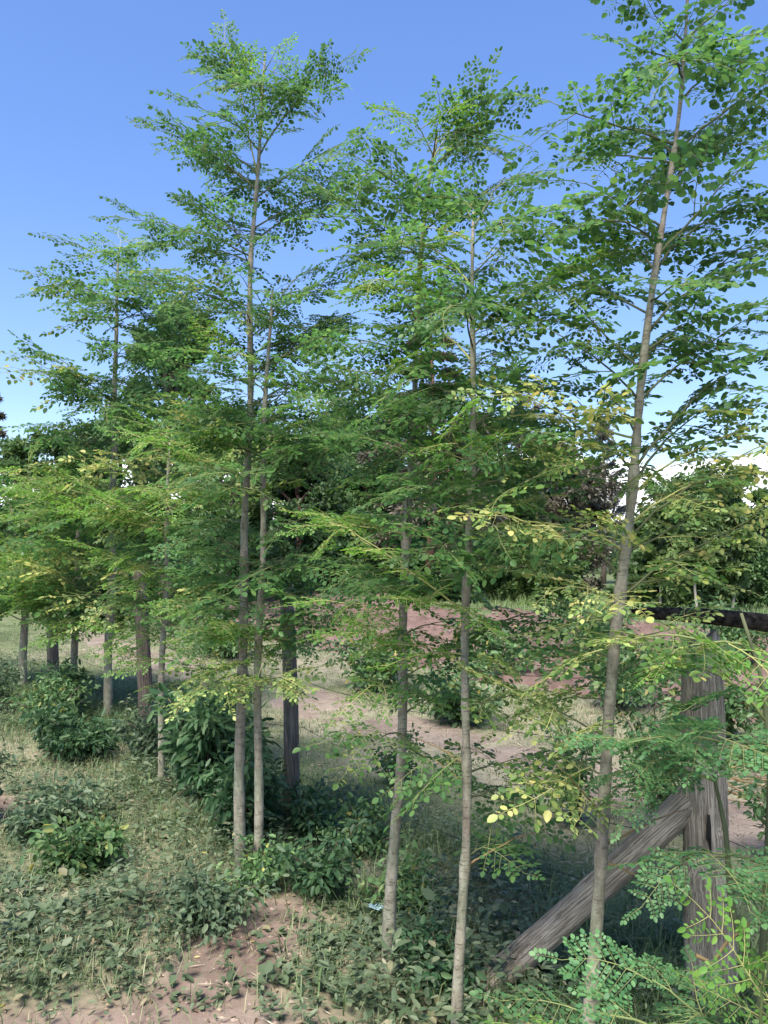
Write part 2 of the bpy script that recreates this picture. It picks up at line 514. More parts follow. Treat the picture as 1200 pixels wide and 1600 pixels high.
# ------------------------------------------------------------------ moringa leaves (shared meshes)
def make_pinna(name, seed, lm, sm, npair=4, nl=4, ll=0.030, droop=0.25, sparse=0.0, asp=0.68):
    rg = np.random.default_rng(seed)
    L = 0.235
    b = Buf()
    t = np.linspace(0, 1, 6)
    path = lambda u: np.stack([u * L, 0.02 * np.sin(u * 3 + seed), -droop * L * u ** 2], -1)
    b.add(*tube(path(t), np.linspace(.0022, .0009, 6), 4, False), mi=1)
    C = []; D = []; N = []; LL = []
    def pinnule(u0, side, length, count):
        p0 = path(np.array([u0]))[0]
        ang = R(rg.uniform(48, 68)) * side if side else rg.uniform(-.1, .1)
        d = np.array([math.cos(ang), math.sin(ang), rg.uniform(-.28, .12)])
        d /= np.linalg.norm(d)
        tt = np.linspace(0, 1, 4)[:, None]
        pts = p0 + d * tt * length + np.array([0, 0, -1]) * 0.18 * length * tt ** 2
        b.add(*tube(pts, np.linspace(.0012, .0006, 4), 3, False), mi=1)
        nup = np.array([rg.uniform(-.35, .35), rg.uniform(-.35, .35), 1.0])
        lat = np.cross(nup, d); lat /= np.linalg.norm(lat)
        for k in range(count):
            f = (k + 1.0) / (count + .5)
            q = p0 + d * f * length + np.array([0, 0, -1]) * 0.18 * length * f ** 2
            for sg in (-1, 1):
                if rg.random() < sparse: continue
                a = R(rg.uniform(48, 78))
                dd = d * math.cos(a) + lat * math.sin(a) * sg + np.array([0, 0, rg.uniform(-.38, .12)])
                C.append(q + dd * .003); D.append(dd); N.append(nup + rg.uniform(-.45, .45, 3)); LL.append(ll * rg.uniform(.55, 1.18) * (1 - .25 * f))
        q = p0 + d * length + np.array([0, 0, -1]) * 0.18 * length
        C.append(q); D.append(d + np.array([0, 0, -.25])); N.append(nup + rg.uniform(-.3, .3, 3)); LL.append(ll * rg.uniform(.9, 1.15))
    for k in range(npair):
        u = 0.18 + 0.66 * k / max(1, npair - 1)
        ln = 0.100 * (1 - 0.45 * k / npair)
        c = max(2, int(round(nl * (1 - .35 * k / npair))))
        for sg in (-1, 1):
            pinnule(min(.97, u + rg.uniform(-.02, .02)), sg, ln * rg.uniform(.85, 1.1), c)
    pinnule(1.0, 0, .07, max(2, nl - 1))
    LL = np.array(LL)
    b.add(*leaves(np.array(C), np.array(D), np.array(N), LL, LL * asp, 8, 0.14, 0.1), mi=0)
    return b.mesh(name, [lm, sm])

PIN = {
    'g': [make_pinna('moringa_leaf_green', 10 + k, M['leaf'], M['stem'], 4 + k % 2, 4, .030) for k in range(6)],
    'G': [make_pinna('moringa_leaf_broad', 20 + k, M['leaf'], M['stem'], 3 + k % 2, 4, .036, asp=.74) for k in range(5)],
    'n': [make_pinna('moringa_leaf_young', 30 + k, M['young'], M['stem_pale'], 5, 5, .023, asp=.58) for k in range(3)],
    'p': [make_pinna('moringa_leaf_pale', 40 + k, M['pale'], M['stem_pale'], 4, 4, .027, sparse=.08) for k in range(3)],
    'y': [make_pinna('moringa_leaf_yellow', 50 + k, M['yellow'], M['stem_pale'], 4, 4, .029, droop=.15, sparse=.2) for k in range(3)],
    'm': [make_pinna('moringa_leaf_turning', 60 + k, M['mix'], M['stem'], 4, 4, .030, sparse=.1) for k in range(3)],
    'f': [make_pinna('fern_like_leaf', 70 + k, M['blue'], M['stem'], 7, 7, .019, droop=.3, asp=.70) for k in range(3)],
}

def orient(d, n):
    d = Vector(d).normalized(); n = Vector(n)
    y = n.cross(d).normalized(); z = d.cross(y)
    m = Matrix((d, y, z)).transposed()
    return m.to_4x4()

def add_branch(root, base, start, tip, r0, kind, rg, scale=1.0, arch=0.02, maxleaf=14, bmat=None, first=0.25, gap=0.055):
    start = np.asarray(start, float); tip = np.asarray(tip, float)
    v = tip - start; ln = np.linalg.norm(v)
    ctrl = start + v * rg.uniform(.35, .5) + np.array([0, 0, (arch + rg.uniform(-.05, .16)) * ln]) + rg.uniform(-.05, .05, 3) * ln
    P = bez(start, ctrl, tip, 9)
    P[1:-1] += rg.standard_normal((7, 3)) * 0.006 * ln
    bm = bmat or (M['stem_dry'] if kind == '-' else M['stem_pale'] if kind in 'ny' else M['stem_dark'])
    V, pol = tube(P - start, np.linspace(r0, max(.0016, r0 * .28), 9), 6)
    br = link('branch', mesh_np('branch', V, pol, [bm]), root, Vector(start - np.asarray(base)))
    if kind == '-':
        return br
    n = int(np.clip(round(ln * (1 - first) / gap), 3, maxleaf))
    if ln < 0.3: n = max(3, n)
    T = np.gradient(P, axis=0)
    for k in range(n + 1):
        f = first + (1 - first) * k / n
        q = f * 8; i = min(7, int(q)); p = P[i] * (1 - (q - i)) + P[i + 1] * (q - i)
        t = T[min(8, i + 1)]; t = t / np.linalg.norm(t)
        lat = np.cross(t, [0, 0, 1.0]); lat /= np.linalg.norm(lat) + 1e-6
        if k == n:
            d = t + rg.uniform(-.2, .2, 3)
        else:
            a = R(rg.uniform(42, 78)); sg = 1 if k % 2 else -1
            d = t * math.cos(a) + lat * sg * math.sin(a)
        d[2] = d[2] * 0.7 + rg.uniform(-.30, .50)
        nrm = np.array([rg.uniform(-.7, .7), rg.uniform(-.9, .5), 1.0])
        kk = kind
        if kind in 'gG' and rg.random() < .05: kk = 'm'
        if kind == 'm' and rg.random() < .4: kk = 'g' if rg.random() < .5 else 'y'
        if kind == 'y' and rg.random() < .2: kk = 'p'
        if kind == 'p' and rg.random() < .25: kk = 'm'
        me = PIN[kk][rg.integers(len(PIN[kk]))]
        o = bpy.data.objects.new('leaf', me); COL.objects.link(o); o.parent = br
        s = scale * (1.15 if kk == 'y' else 1.0) * rg.uniform(.75, 1.25) * (1.0 - .18 * f)
        o.matrix_basis = Matrix.Translation(Vector(p - start)) @ orient(d, nrm) @ Matrix.Diagonal((s, s * (1 if rg.random() < .5 else -1), s, 1))
    return br

def make_tree(label, base, trunk, rads, branches, group='young moringa trees along the fence', scale=1.0, seed=1, name='moringa_tree', br=0.010, tmat=None):
    """trunk: (dx,dy,z) relative to base ground point; branches: (z0, dx,dy,z, kind)"""
    rg = np.random.default_rng(seed)
    bx, by = base; bz = gz(bx, by) - 0.02
    root = thing(name, (bx, by, bz), label, 'tree', group)
    T = np.array(trunk, float)
    zz = np.linspace(0, 1, 90) ** 1.15 * T[-1, 2]
    cx = np.interp(zz, T[:, 2], T[:, 0]); cy = np.interp(zz, T[:, 2], T[:, 1])
    for _ in range(3):
        cx[1:-1] = (cx[:-2] + cx[1:-1] * 2 + cx[2:]) / 4
    cx = cx + .006 * np.sin(zz * 5 + seed) ; cy = cy + .006 * np.cos(zz * 4 + seed)
    rr = np.interp(zz, [r[0] for r in rads], [r[1] for r in rads])
    rr = rr * (1 + .05 * np.sin(zz * 23 + seed) * np.sin(zz * 9) + .02 * rg.standard_normal(90))
    rr *= .93
    for z0 in [b[0] for b in branches]:          # swollen collars where branches leave
        rr += np.exp(-((zz - z0 + .01) / .03) ** 2) * rr * .16
    rr[0] *= 1.6; rr[1] *= 1.25; rr[2] *= 1.08
    V, pol = tube(np.stack([cx, cy, zz], 1), rr, 12, True, .018, rg)
    link('trunk', mesh_np('trunk', V, pol, [tmat or M['trunk']]), root)
    for z0, dx, dy, z, kind in branches:
        z0 = min(max(z0, .1), zz[-1])
        s = np.array([np.interp(z0, zz, cx), np.interp(z0, zz, cy), z0])
        t = np.array([dx, dy, z])
        ln = np.linalg.norm(t - s)
        r0 = min(br * .62 * (.6 + .6 * ln), np.interp(z0, zz, rr) * .7)
        add_branch(root, (0, 0, 0), s, t, r0, kind, rg, scale)
    return root

make_tree('tall grey-trunked moringa with some yellow leaves, nearest tree beside the cracked fence post', (0.608, 2.420),
    [(0.0, 0.0, 0.0), (0.012, 0.0, 0.191), (0.049, 0.0, 0.663), (0.085, 0.0, 1.05), (0.122, 0.0, 1.444), (0.17, 0.0, 1.826), (0.207, 0.0, 2.153), (0.254, 0.0, 2.465), (0.302, 0.0, 2.781), (0.351, 0.0, 3.102), (0.39, 0.0, 3.429), (0.411, 0.0, 3.693)],
    [(0.0, 0.0252), (0.663, 0.0191), (1.444, 0.0171), (1.826, 0.0141), (2.153, 0.0121), (2.781, 0.0081), (3.429, 0.005), (3.693, 0.003)],
    [(0.702, 0.283, -0.05, 0.589, '-'), (0.736, 0.367, 0.1, 0.825, '-'), (0.836, -0.118, -0.2, 1.042, '-'),
     (0.875, -0.042, -0.06, 0.938, 'p'), (0.953, -0.025, 0.06, 0.997, 'm'), (1.07, -0.169, -0.035, 1.192, 'p'),
     (1.187, -0.082, 0.13, 1.151, 'p'), (1.246, 0.239, 0.159, 1.278, 'G'), (1.315, -0.009, 0.06, 1.352, 'G'),
     (1.375, 0.244, -0.09, 1.411, 'p'), (1.424, 0.048, 0.12, 1.454, 'p'), (1.498, -0.044, -0.094, 1.543, 'y'),
     (1.502, 0.509, -0.079, 1.727, 'm'), (1.544, 0.437, 0.147, 1.573, 'p'), (1.557, -0.036, 0.186, 1.8, 'm'),
     (1.643, -0.169, -0.15, 1.724, 'y'), (1.643, 0.472, 0.114, 1.818, 'p'), (1.688, 0.522, -0.079, 1.953, 'm'),
     (1.728, 0.506, -0.038, 1.906, 'y'), (1.826, 0.538, 0.078, 2.033, 'y'), (1.844, 0.036, -0.06, 1.91, 'm'),
     (1.863, 0.571, 0.334, 2.182, 'G'), (1.9, 0.076, 0.27, 2.184, 'G'), (1.905, 0.587, 0.041, 2.274, 'G'),
     (2.008, -0.183, -0.116, 2.127, 'y'), (2.015, 0.104, 0.139, 2.236, 'G'), (2.122, 0.557, 0.079, 2.386, 'G'),
     (2.124, -0.09, -0.151, 2.299, 'G'), (2.219, -0.012, 0.0, 2.461, 'G'), (2.223, 0.47, 0.407, 2.442, 'G'),
     (2.284, 0.458, -0.105, 2.4, 'G'), (2.346, 0.669, 0.167, 2.733, 'G'), (2.406, -0.007, 0.236, 2.685, 'G'),
     (2.446, 0.233, -0.28, 2.42, 'G'), (2.539, 0.688, 0.295, 2.928, 'G'), (2.543, 0.361, 0.495, 2.807, 'G'),
     (2.588, 0.588, -0.08, 2.923, 'G'), (2.629, 0.263, 0.298, 2.814, 'G'), (2.634, 0.071, -0.135, 2.654, 'G'),
     (2.69, 0.051, 0.035, 2.857, 'G'), (2.809, 0.651, 0.246, 3.163, 'G'), (2.854, 0.638, 0.517, 3.297, 'G'),
     (2.904, 0.116, 0.178, 3.029, 'G'), (2.935, 0.289, 0.357, 3.229, 'G'), (2.948, 0.73, 0.164, 3.292, 'G'),
     (2.965, -0.063, -0.077, 3.055, 'G'), (3.123, 0.508, -0.063, 3.241, 'G'), (3.194, 0.209, -0.303, 3.032, 'G'),
     (3.23, 0.226, -0.046, 3.251, 'G'), (3.315, 0.58, 0.071, 3.514, 'G'), (3.316, 0.295, 0.016, 3.409, 'G'),
     (3.465, 0.288, -0.03, 3.537, 'G'), (3.529, 0.297, -0.115, 3.577, 'G'), (3.571, 0.607, 0.25, 3.946, 'G'),
     (3.646, 0.43, 0.03, 3.865, 'n')],
    scale=0.86, seed=5, br=0.0085)
make_tree('slim moringa sapling with thin trunk in front of the lower end of the leaning log', (0.237, 2.620),
    [(0.0, 0.0, 0.0), (0.005, 0.0, 0.074), (0.032, 0.0, 0.69), (0.04, 0.0, 1.324), (0.054, 0.0, 1.757), (0.068, 0.0, 2.199), (0.075, 0.0, 2.604), (0.079, 0.0, 2.833)],
    [(0.0, 0.0218), (0.69, 0.0153), (1.324, 0.0131), (2.199, 0.0098), (2.833, 0.0044)],
    [(0.596, 0.339, 0.1, 0.698, '-'), (0.627, 0.132, 0.041, 0.664, 'g'), (0.815, 0.277, 0.305, 0.77, 'g'),
     (0.868, -0.065, 0, 0.952, '-'), (0.899, 0.224, 0.255, 0.874, 'm'), (0.931, -0.125, 0.1, 1.004, '-'),
     (0.962, -0.061, 0.06, 0.921, 'g'), (1.132, 0.171, -0.122, 1.189, 'p'), (1.217, 0.188, -0.045, 1.286, 'p'),
     (1.302, -0.069, 0.15, 1.306, 'n'), (1.367, 0.348, 0.244, 1.437, 'g'), (1.453, -0.094, -0.151, 1.486, 'n'),
     (1.455, -0.376, -0.08, 1.74, 'n'), (1.524, -0.081, 0.249, 1.58, 'g'), (1.539, 0.218, -0.212, 1.696, 'm'),
     (1.588, -0.104, -0.281, 1.673, 'g'), (1.682, 0.082, -0.276, 1.717, 'g'), (1.727, 0.221, -0.335, 1.869, 'm'),
     (1.737, -0.212, -0.076, 1.994, 'g'), (1.812, -0.117, -0.233, 1.847, 'g'), (1.856, 0.356, 0.165, 1.929, 'g'),
     (1.891, 0.203, -0.312, 2.014, 'g'), (1.936, 0.305, -0.204, 1.993, 'm'), (1.937, -0.022, -0.242, 2.011, 'n'),
     (1.947, 0.013, 0.38, 2.064, 'g'), (1.97, -0.227, 0.087, 2.159, 'g'), (2.001, 0.292, 0.3, 2.149, 'n'),
     (2.039, -0.24, 0.13, 2.197, 'g'), (2.068, 0.239, 0.392, 2.218, 'g'), (2.073, 0.22, -0.089, 2.208, 'g'),
     (2.136, -0.13, -0.197, 2.189, 'g'), (2.26, 0.2, 0.389, 2.426, 'g'), (2.298, -0.131, 0.35, 2.527, 'n'),
     (2.352, 0.011, -0.284, 2.405, 'g'), (2.352, 0.203, -0.047, 2.419, 'g'), (2.401, 0.454, -0.089, 2.603, 'n'),
     (2.435, -0.193, 0.299, 2.705, 'n'), (2.442, -0.026, -0.38, 2.378, 'g'), (2.477, 0.206, -0.202, 2.503, 'g'),
     (2.554, -0.176, 0.32, 2.876, 'n'), (2.608, 0.193, -0.05, 2.719, 'g'), (2.712, 0.191, -0.284, 2.691, 'g'),
     (2.718, -0.058, -0.009, 2.769, 'n'), (2.769, 0.246, 0.348, 3.136, 'g'), (2.797, 0.04, 0.126, 2.955, 'g')],
    scale=0.90, seed=4, br=0.0075)
make_tree('slim moringa tree leaning right, first tree right of the bare reddish earth patch', (0.012, 3.050),
    [(0.0, 0.0, 0.0), (0.05, 0.0, 0.784), (0.063, 0.0, 1.329), (0.09, 0.0, 1.834), (0.111, 0.0, 2.401), (0.143, 0.0, 2.822), (0.176, 0.0, 3.169), (0.202, 0.0, 3.317)],
    [(0.0, 0.0292), (0.784, 0.019), (1.329, 0.0165), (2.401, 0.0114), (3.439, 0.0051)],
    [(0.907, -0.054, -0.289, 0.942, 'm'), (0.981, 0.19, 0.113, 1.044, 'g'), (1.055, -0.069, -0.131, 1.12, 'n'),
     (1.129, 0.159, -0.097, 1.201, 'g'), (1.279, -0.087, -0.022, 1.303, 'n'), (1.279, -0.047, 0.117, 1.33, 'n'),
     (1.279, 0.209, -0.184, 1.35, 'm'), (1.379, -0.184, -0.124, 1.428, 'n'), (1.454, -0.054, -0.331, 1.517, 'g'),
     (1.529, -0.1, 0.007, 1.544, 'g'), (1.592, 0.243, 0.203, 1.658, 'g'), (1.673, -0.055, 0.2, 1.758, 'g'),
     (1.682, 0.064, -0.399, 1.865, 'g'), (1.691, -0.256, -0.025, 1.727, 'n'), (1.719, 0.409, -0.06, 1.811, 'g'),
     (1.771, 0.432, 0.26, 1.974, 'g'), (1.825, 0.388, -0.026, 1.936, 'n'), (1.998, 0.014, 0.136, 2.009, 'g'),
     (2.081, -0.143, -0.047, 2.164, 'g'), (2.093, -0.18, -0.236, 2.253, 'g'), (2.184, -0.116, -0.258, 2.365, 'g'),
     (2.197, 0.386, 0.121, 2.334, 'g'), (2.201, 0.302, -0.044, 2.301, 'g'), (2.217, 0.033, -0.374, 2.192, 'g'),
     (2.333, -0.047, -0.329, 2.248, 'g'), (2.395, -0.132, -0.286, 2.393, 'g'), (2.529, 0.228, 0.388, 2.721, 'g'),
     (2.543, -0.022, -0.337, 2.603, 'n'), (2.546, 0.407, 0.276, 2.878, 'g'), (2.673, 0.002, -0.111, 2.651, 'n'),
     (2.79, 0.058, -0.378, 2.697, 'g'), (2.812, -0.066, 0.199, 2.909, 'g'), (2.817, -0.154, -0.209, 2.926, 'g'),
     (2.914, 0.272, -0.183, 2.951, 'g'), (3.001, -0.003, -0.078, 2.985, 'g'), (3.039, -0.124, -0.161, 3.151, 'g'),
     (3.085, 0.06, 0.079, 3.21, 'g'), (3.171, 0.417, -0.065, 3.327, 'g'), (3.199, 0.278, -0.062, 3.353, 'n'),
     (3.211, 0.195, -0.165, 3.278, 'g'), (3.233, 0.104, -0.157, 3.292, 'n'), (3.291, 0.336, 0.034, 3.367, 'g')],
    scale=0.92, seed=3, br=0.0080)
make_tree('tallest moringa tree with straight pale trunk, twin of the slimmer one beside the dark shrub', (-0.733, 4.000),
    [(0.0, 0.0, 0.0), (0.0, 0.0, 1.178), (0.023, 0.0, 2.175), (0.029, 0.0, 3.203), (0.058, 0.0, 3.764), (0.085, 0.0, 4.173), (0.097, 0.0, 4.334)],
    [(0.0, 0.0333), (1.178, 0.0233), (2.175, 0.0166), (3.203, 0.0125), (3.764, 0.0083), (4.478, 0.0042)],
    [(1.015, -0.132, -0.224, 0.979, 'p'), (1.015, 0.225, -0.303, 0.995, 'p'), (1.178, 0.266, -0.128, 1.203, 'n'),
     (1.244, -0.106, -0.296, 1.229, 'g'), (1.277, -0.276, 0.223, 1.411, 'g'), (1.343, -0.34, 0.329, 1.307, 'n'),
     (1.418, -0.165, 0.293, 1.463, 'm'), (1.492, -0.274, 0.311, 1.51, 'g'), (1.507, 0.171, 0.196, 1.432, 'f'),
     (1.519, 0.428, -0.094, 1.622, 'm'), (1.577, 0.222, -0.077, 1.616, 'g'), (1.603, -0.214, 0.025, 1.67, 'g'),
     (1.662, -0.232, -0.123, 1.704, 'g'), (1.785, -0.15, 0.201, 1.798, 'g'), (2.003, -0.167, 0.053, 2.021, 'p'),
     (2.1, 0.41, -0.261, 2.218, 'g'), (2.121, -0.078, -0.239, 2.285, 'g'), (2.164, -0.29, 0.3, 2.436, 'g'),
     (2.273, -0.164, -0.165, 2.353, 'g'), (2.392, 0.318, 0.308, 2.617, 'g'), (2.523, -0.199, -0.315, 2.524, 'g'),
     (2.532, 0.431, 0.356, 2.981, 'g'), (2.686, 0.309, 0.257, 2.883, 'g'), (2.705, -0.211, 0.181, 2.817, 'g'),
     (2.773, 0.429, 0.256, 3.2, 'g'), (2.844, -0.3, -0.214, 3.049, 'm'), (2.845, 0.066, -0.367, 2.805, 'g'),
     (2.898, -0.247, -0.055, 2.898, 'g'), (2.939, -0.591, 0.252, 3.168, 'g'), (3.148, -0.039, -0.298, 3.317, 'g'),
     (3.174, -0.313, 0.35, 3.383, 'g'), (3.207, -0.613, 0.0, 3.407, 'g'), (3.266, -0.3, 0.187, 3.583, 'g'),
     (3.273, 0.402, 0.345, 3.809, 'g'), (3.357, 0.561, 0.099, 3.609, 'g'), (3.526, 0.484, 0.002, 3.815, 'g'),
     (3.53, 0.041, 0.389, 3.799, 'g'), (3.559, -0.139, 0.178, 3.774, 'g'), (3.562, -0.488, 0.0, 3.904, 'g'),
     (3.644, -0.068, -0.082, 4.24, 'n'), (3.652, -0.215, 0.316, 3.942, 'g'), (3.755, 0.467, 0.0, 4.249, 'g'),
     (3.782, -0.151, -0.291, 3.833, 'g'), (3.878, 0.037, -0.175, 4.07, 'g'), (3.93, 0.256, 0.124, 4.261, 'g'),
     (4.073, 0.117, -0.376, 3.918, 'g'), (4.115, -0.235, 0.173, 4.419, 'g'), (4.196, -0.138, 0.059, 4.303, 'g'),
     (4.221, 0.156, -0.161, 4.199, 'n')],
    scale=0.96, seed=2, br=0.0085)
make_tree('slimmer moringa sapling standing close beside the tallest straight moringa trunk', (-0.626, 3.900),
    [(0.0, 0.0, 0.0), (-0.002, 0.0, 1.189), (0.013, 0.0, 1.997), (0.027, 0.0, 2.625), (0.044, 0.0, 2.994)],
    [(0.0, 0.0276), (1.189, 0.0178), (2.161, 0.013), (2.994, 0.0065)],
    [(0.998, 0.144, -0.176, 1.043, 'p'), (1.093, -0.19, 0.025, 1.052, 'p'), (1.157, 0.147, 0.182, 1.147, 'f'),
     (1.189, -0.13, 0.106, 1.198, 'n'), (1.196, 0.276, -0.074, 1.35, 'g'), (1.249, 0.246, 0.185, 1.285, 'g'),
     (1.253, -0.151, -0.065, 1.268, 'n'), (1.349, 0.067, 0.147, 1.401, 'f'), (1.359, -0.202, -0.222, 1.416, 'g'),
     (1.4, 0.346, -0.083, 1.445, 'g'), (1.51, 0.211, -0.18, 1.552, 'g'), (1.537, 0.158, -0.143, 1.615, 'g'),
     (1.575, -0.208, 0.083, 1.635, 'g'), (1.727, 0.272, -0.221, 1.809, 'g'), (1.917, -0.102, -0.278, 1.951, 'm'),
     (1.952, 0.376, -0.046, 2.144, 'g'), (1.976, -0.176, -0.349, 2.021, 'g'), (2.076, 0.189, -0.039, 2.141, 'g'),
     (2.126, -0.316, -0.076, 2.275, 'm'), (2.148, -0.347, 0.105, 2.261, 'n'), (2.216, 0.299, -0.118, 2.324, 'n'),
     (2.274, 0.227, 0.249, 2.36, 'g'), (2.278, 0.086, -0.251, 2.28, 'g'), (2.314, -0.278, 0.058, 2.443, 'm'),
     (2.359, -0.138, 0.127, 2.491, 'g'), (2.389, 0.264, -0.149, 2.553, 'g'), (2.424, 0.241, 0.21, 2.524, 'g'),
     (2.448, -0.123, -0.261, 2.609, 'n'), (2.533, 0.239, 0.298, 2.942, 'g'), (2.589, 0.371, 0.25, 2.85, 'g'),
     (2.715, 0.014, 0.279, 2.931, 'g'), (2.84, -0.027, -0.225, 2.931, 'g'), (2.859, 0.178, 0.203, 3.157, 'g')],
    scale=1.10, seed=6, br=0.0080)
make_tree('moringa tree with layered crown against open sky, farthest left of the tall ones', (-2.698, 7.600),
    [(0.0, 0.0, 0.0), (0.013, 0.0, 1.739), (0.011, 0.0, 3.337), (0.006, 0.0, 4.185), (0.021, 0.0, 4.711)],
    [(0.0, 0.0474), (1.739, 0.0348), (3.337, 0.0253), (4.711, 0.0095)],
    [(0.923, -0.464, 0.272, 0.922, 'n'), (1.044, 0.143, -0.431, 1.305, 'm'), (1.048, 0.219, 0.324, 1.004, 'n'),
     (1.165, -0.713, -0.21, 1.495, 'm'), (1.173, 0.268, 0.308, 1.198, 'g'), (1.299, -0.465, 0.353, 1.285, 'g'),
     (1.331, 0.428, 0.429, 1.486, 'g'), (1.522, -0.309, -0.386, 1.623, 'm'), (1.66, -0.624, -0.203, 1.773, 'm'),
     (1.731, 0.565, -0.263, 1.953, 'g'), (1.785, -0.284, -0.395, 1.996, 'n'), (1.873, -0.182, -0.555, 1.97, 'g'),
     (1.998, -0.652, -0.26, 2.325, 'n'), (2.032, -0.114, 0.407, 2.163, 'n'), (2.17, 0.153, -0.472, 2.181, 'm'),
     (2.217, -0.419, -0.303, 2.307, 'm'), (2.295, 0.398, 0.386, 2.537, 'g'), (2.354, -0.129, 0.104, 2.318, 'y'),
     (2.503, 0.32, -0.499, 2.567, 'y'), (2.524, -0.296, -0.066, 2.616, 'm'), (2.721, -0.365, -0.312, 2.863, 'g'),
     (2.81, 0.558, -0.235, 2.868, 'g'), (2.975, 0.563, 0.037, 3.321, 'g'), (3.042, 0.132, -0.567, 3.04, 'g'),
     (3.157, -0.424, -0.548, 3.378, 'm'), (3.182, -0.157, -0.376, 3.233, 'g'), (3.26, 0.031, 0.5, 3.581, 'g'),
     (3.333, -0.466, -0.314, 3.505, 'g'), (3.524, 0.409, 0.265, 3.838, 'g'), (3.559, 0.296, -0.586, 3.561, 'g'),
     (3.877, -0.077, -0.339, 3.946, 'g'), (3.982, 0.577, -0.317, 4.069, 'g'), (4.097, -0.774, 0.452, 4.538, 'g'),
     (4.115, 0.165, -0.475, 4.082, 'g'), (4.294, 0.472, -0.358, 4.348, 'g'), (4.506, -0.163, -0.231, 4.602, 'g'),
     (4.601, 0.154, 0.178, 4.761, 'g'), (4.67, -0.029, 0.177, 4.912, 'n')],
    scale=1.70, seed=1, br=0.0110)
make_tree('thin moringa sapling with fresh yellow-green top, left of the dark broad-leaved shrub', (-1.528, 5.350),
    [(0.0, 0.0, 0.0), (0.005, 0.0, 1.036), (0.021, 0.0, 1.921), (0.03, 0.0, 2.415)],
    [(0.0, 0.0267), (1.036, 0.02), (2.415, 0.0089)],
    [(0.774, 0.144, 0.153, 0.682, 'p'), (0.905, -0.193, 0.16, 0.912, 'n'), (0.992, 0.235, -0.078, 0.924, 'p'),
     (1.036, -0.351, 0.335, 1.052, 'n'), (1.124, 0.244, -0.006, 1.098, 'n'), (1.248, -0.349, 0.159, 1.302, 'p'),
     (1.256, 0.216, 0.062, 1.238, 'p'), (1.273, 0.09, 0.361, 1.426, 'p'), (1.3, -0.13, -0.154, 1.333, 'g'),
     (1.335, 0.084, 0.293, 1.376, 'n'), (1.406, -0.309, -0.223, 1.626, 'n'), (1.457, 0.187, 0.196, 1.478, 'g'),
     (1.476, -0.137, -0.17, 1.48, 'n'), (1.54, -0.204, -0.021, 1.608, 'm'), (1.684, 0.079, -0.315, 1.712, 'g'),
     (1.72, 0.211, 0.145, 1.779, 'g'), (1.804, -0.448, -0.184, 1.907, 'n'), (1.812, -0.235, 0.301, 1.891, 'p'),
     (1.822, -0.294, -0.315, 1.992, 'n'), (1.824, -0.273, 0.23, 1.902, 'n'), (1.827, -0.173, 0.276, 1.931, 'p'),
     (1.884, 0.12, -0.411, 2.019, 'p'), (2.0, 0.131, -0.321, 2.008, 'n'), (2.032, -0.13, -0.203, 2.117, 'n'),
     (2.087, 0.179, 0.285, 2.137, 'n'), (2.169, 0.378, -0.194, 2.212, 'p'), (2.242, 0.475, 0.122, 2.365, 'p'),
     (2.259, 0.404, -0.016, 2.4, 'n'), (2.301, -0.028, -0.25, 2.376, 'n'), (2.312, 0.236, -0.199, 2.37, 'n'),
     (2.318, 0.008, 0.11, 2.505, 'n')],
    scale=1.35, seed=7, br=0.0100)
make_tree('thin moringa sapling between the two farther dark fence posts', (-3.264, 8.200),
    [(0.0, 0.0, 0.0), (-0.0, 0.0, 1.41), (0.02, 0.0, 2.297)],
    [(0.0, 0.0443), (1.41, 0.0341), (2.297, 0.0136)],
    [(0.922, 0.27, -0.288, 0.972, 'g'), (1.005, 0.338, -0.307, 1.027, 'p'), (1.011, 0.472, 0.39, 1.181, 'g'),
     (1.056, -0.476, -0.241, 1.198, 'n'), (1.072, -0.022, -0.439, 1.06, 'g'), (1.102, -0.008, 0.499, 1.413, 'n'),
     (1.132, -0.605, -0.168, 1.485, 'n'), (1.207, 0.193, -0.481, 1.273, 'g'), (1.275, 0.184, 0.18, 1.268, 'g'),
     (1.369, -0.571, -0.158, 1.644, 'n'), (1.372, -0.483, 0.277, 1.583, 'n'), (1.379, -0.675, -0.162, 1.482, 'p'),
     (1.41, -0.181, -0.142, 1.394, 'g'), (1.591, 0.466, -0.268, 1.766, 'g'), (1.597, 0.137, 0.493, 1.671, 'g'),
     (1.649, -0.493, 0.227, 1.749, 'm'), (1.678, 0.187, -0.478, 1.718, 'y'), (1.983, -0.403, -0.054, 2.104, 'n'),
     (2.016, 0.209, 0.335, 2.202, 'g'), (2.084, -0.585, 0.498, 2.32, 'g'), (2.193, 0.051, -0.371, 2.417, 'p'),
     (2.215, 0.209, -0.409, 2.282, 'p'), (2.254, -0.071, 0.262, 2.501, 'n')],
    scale=1.70, seed=8, br=0.0120)
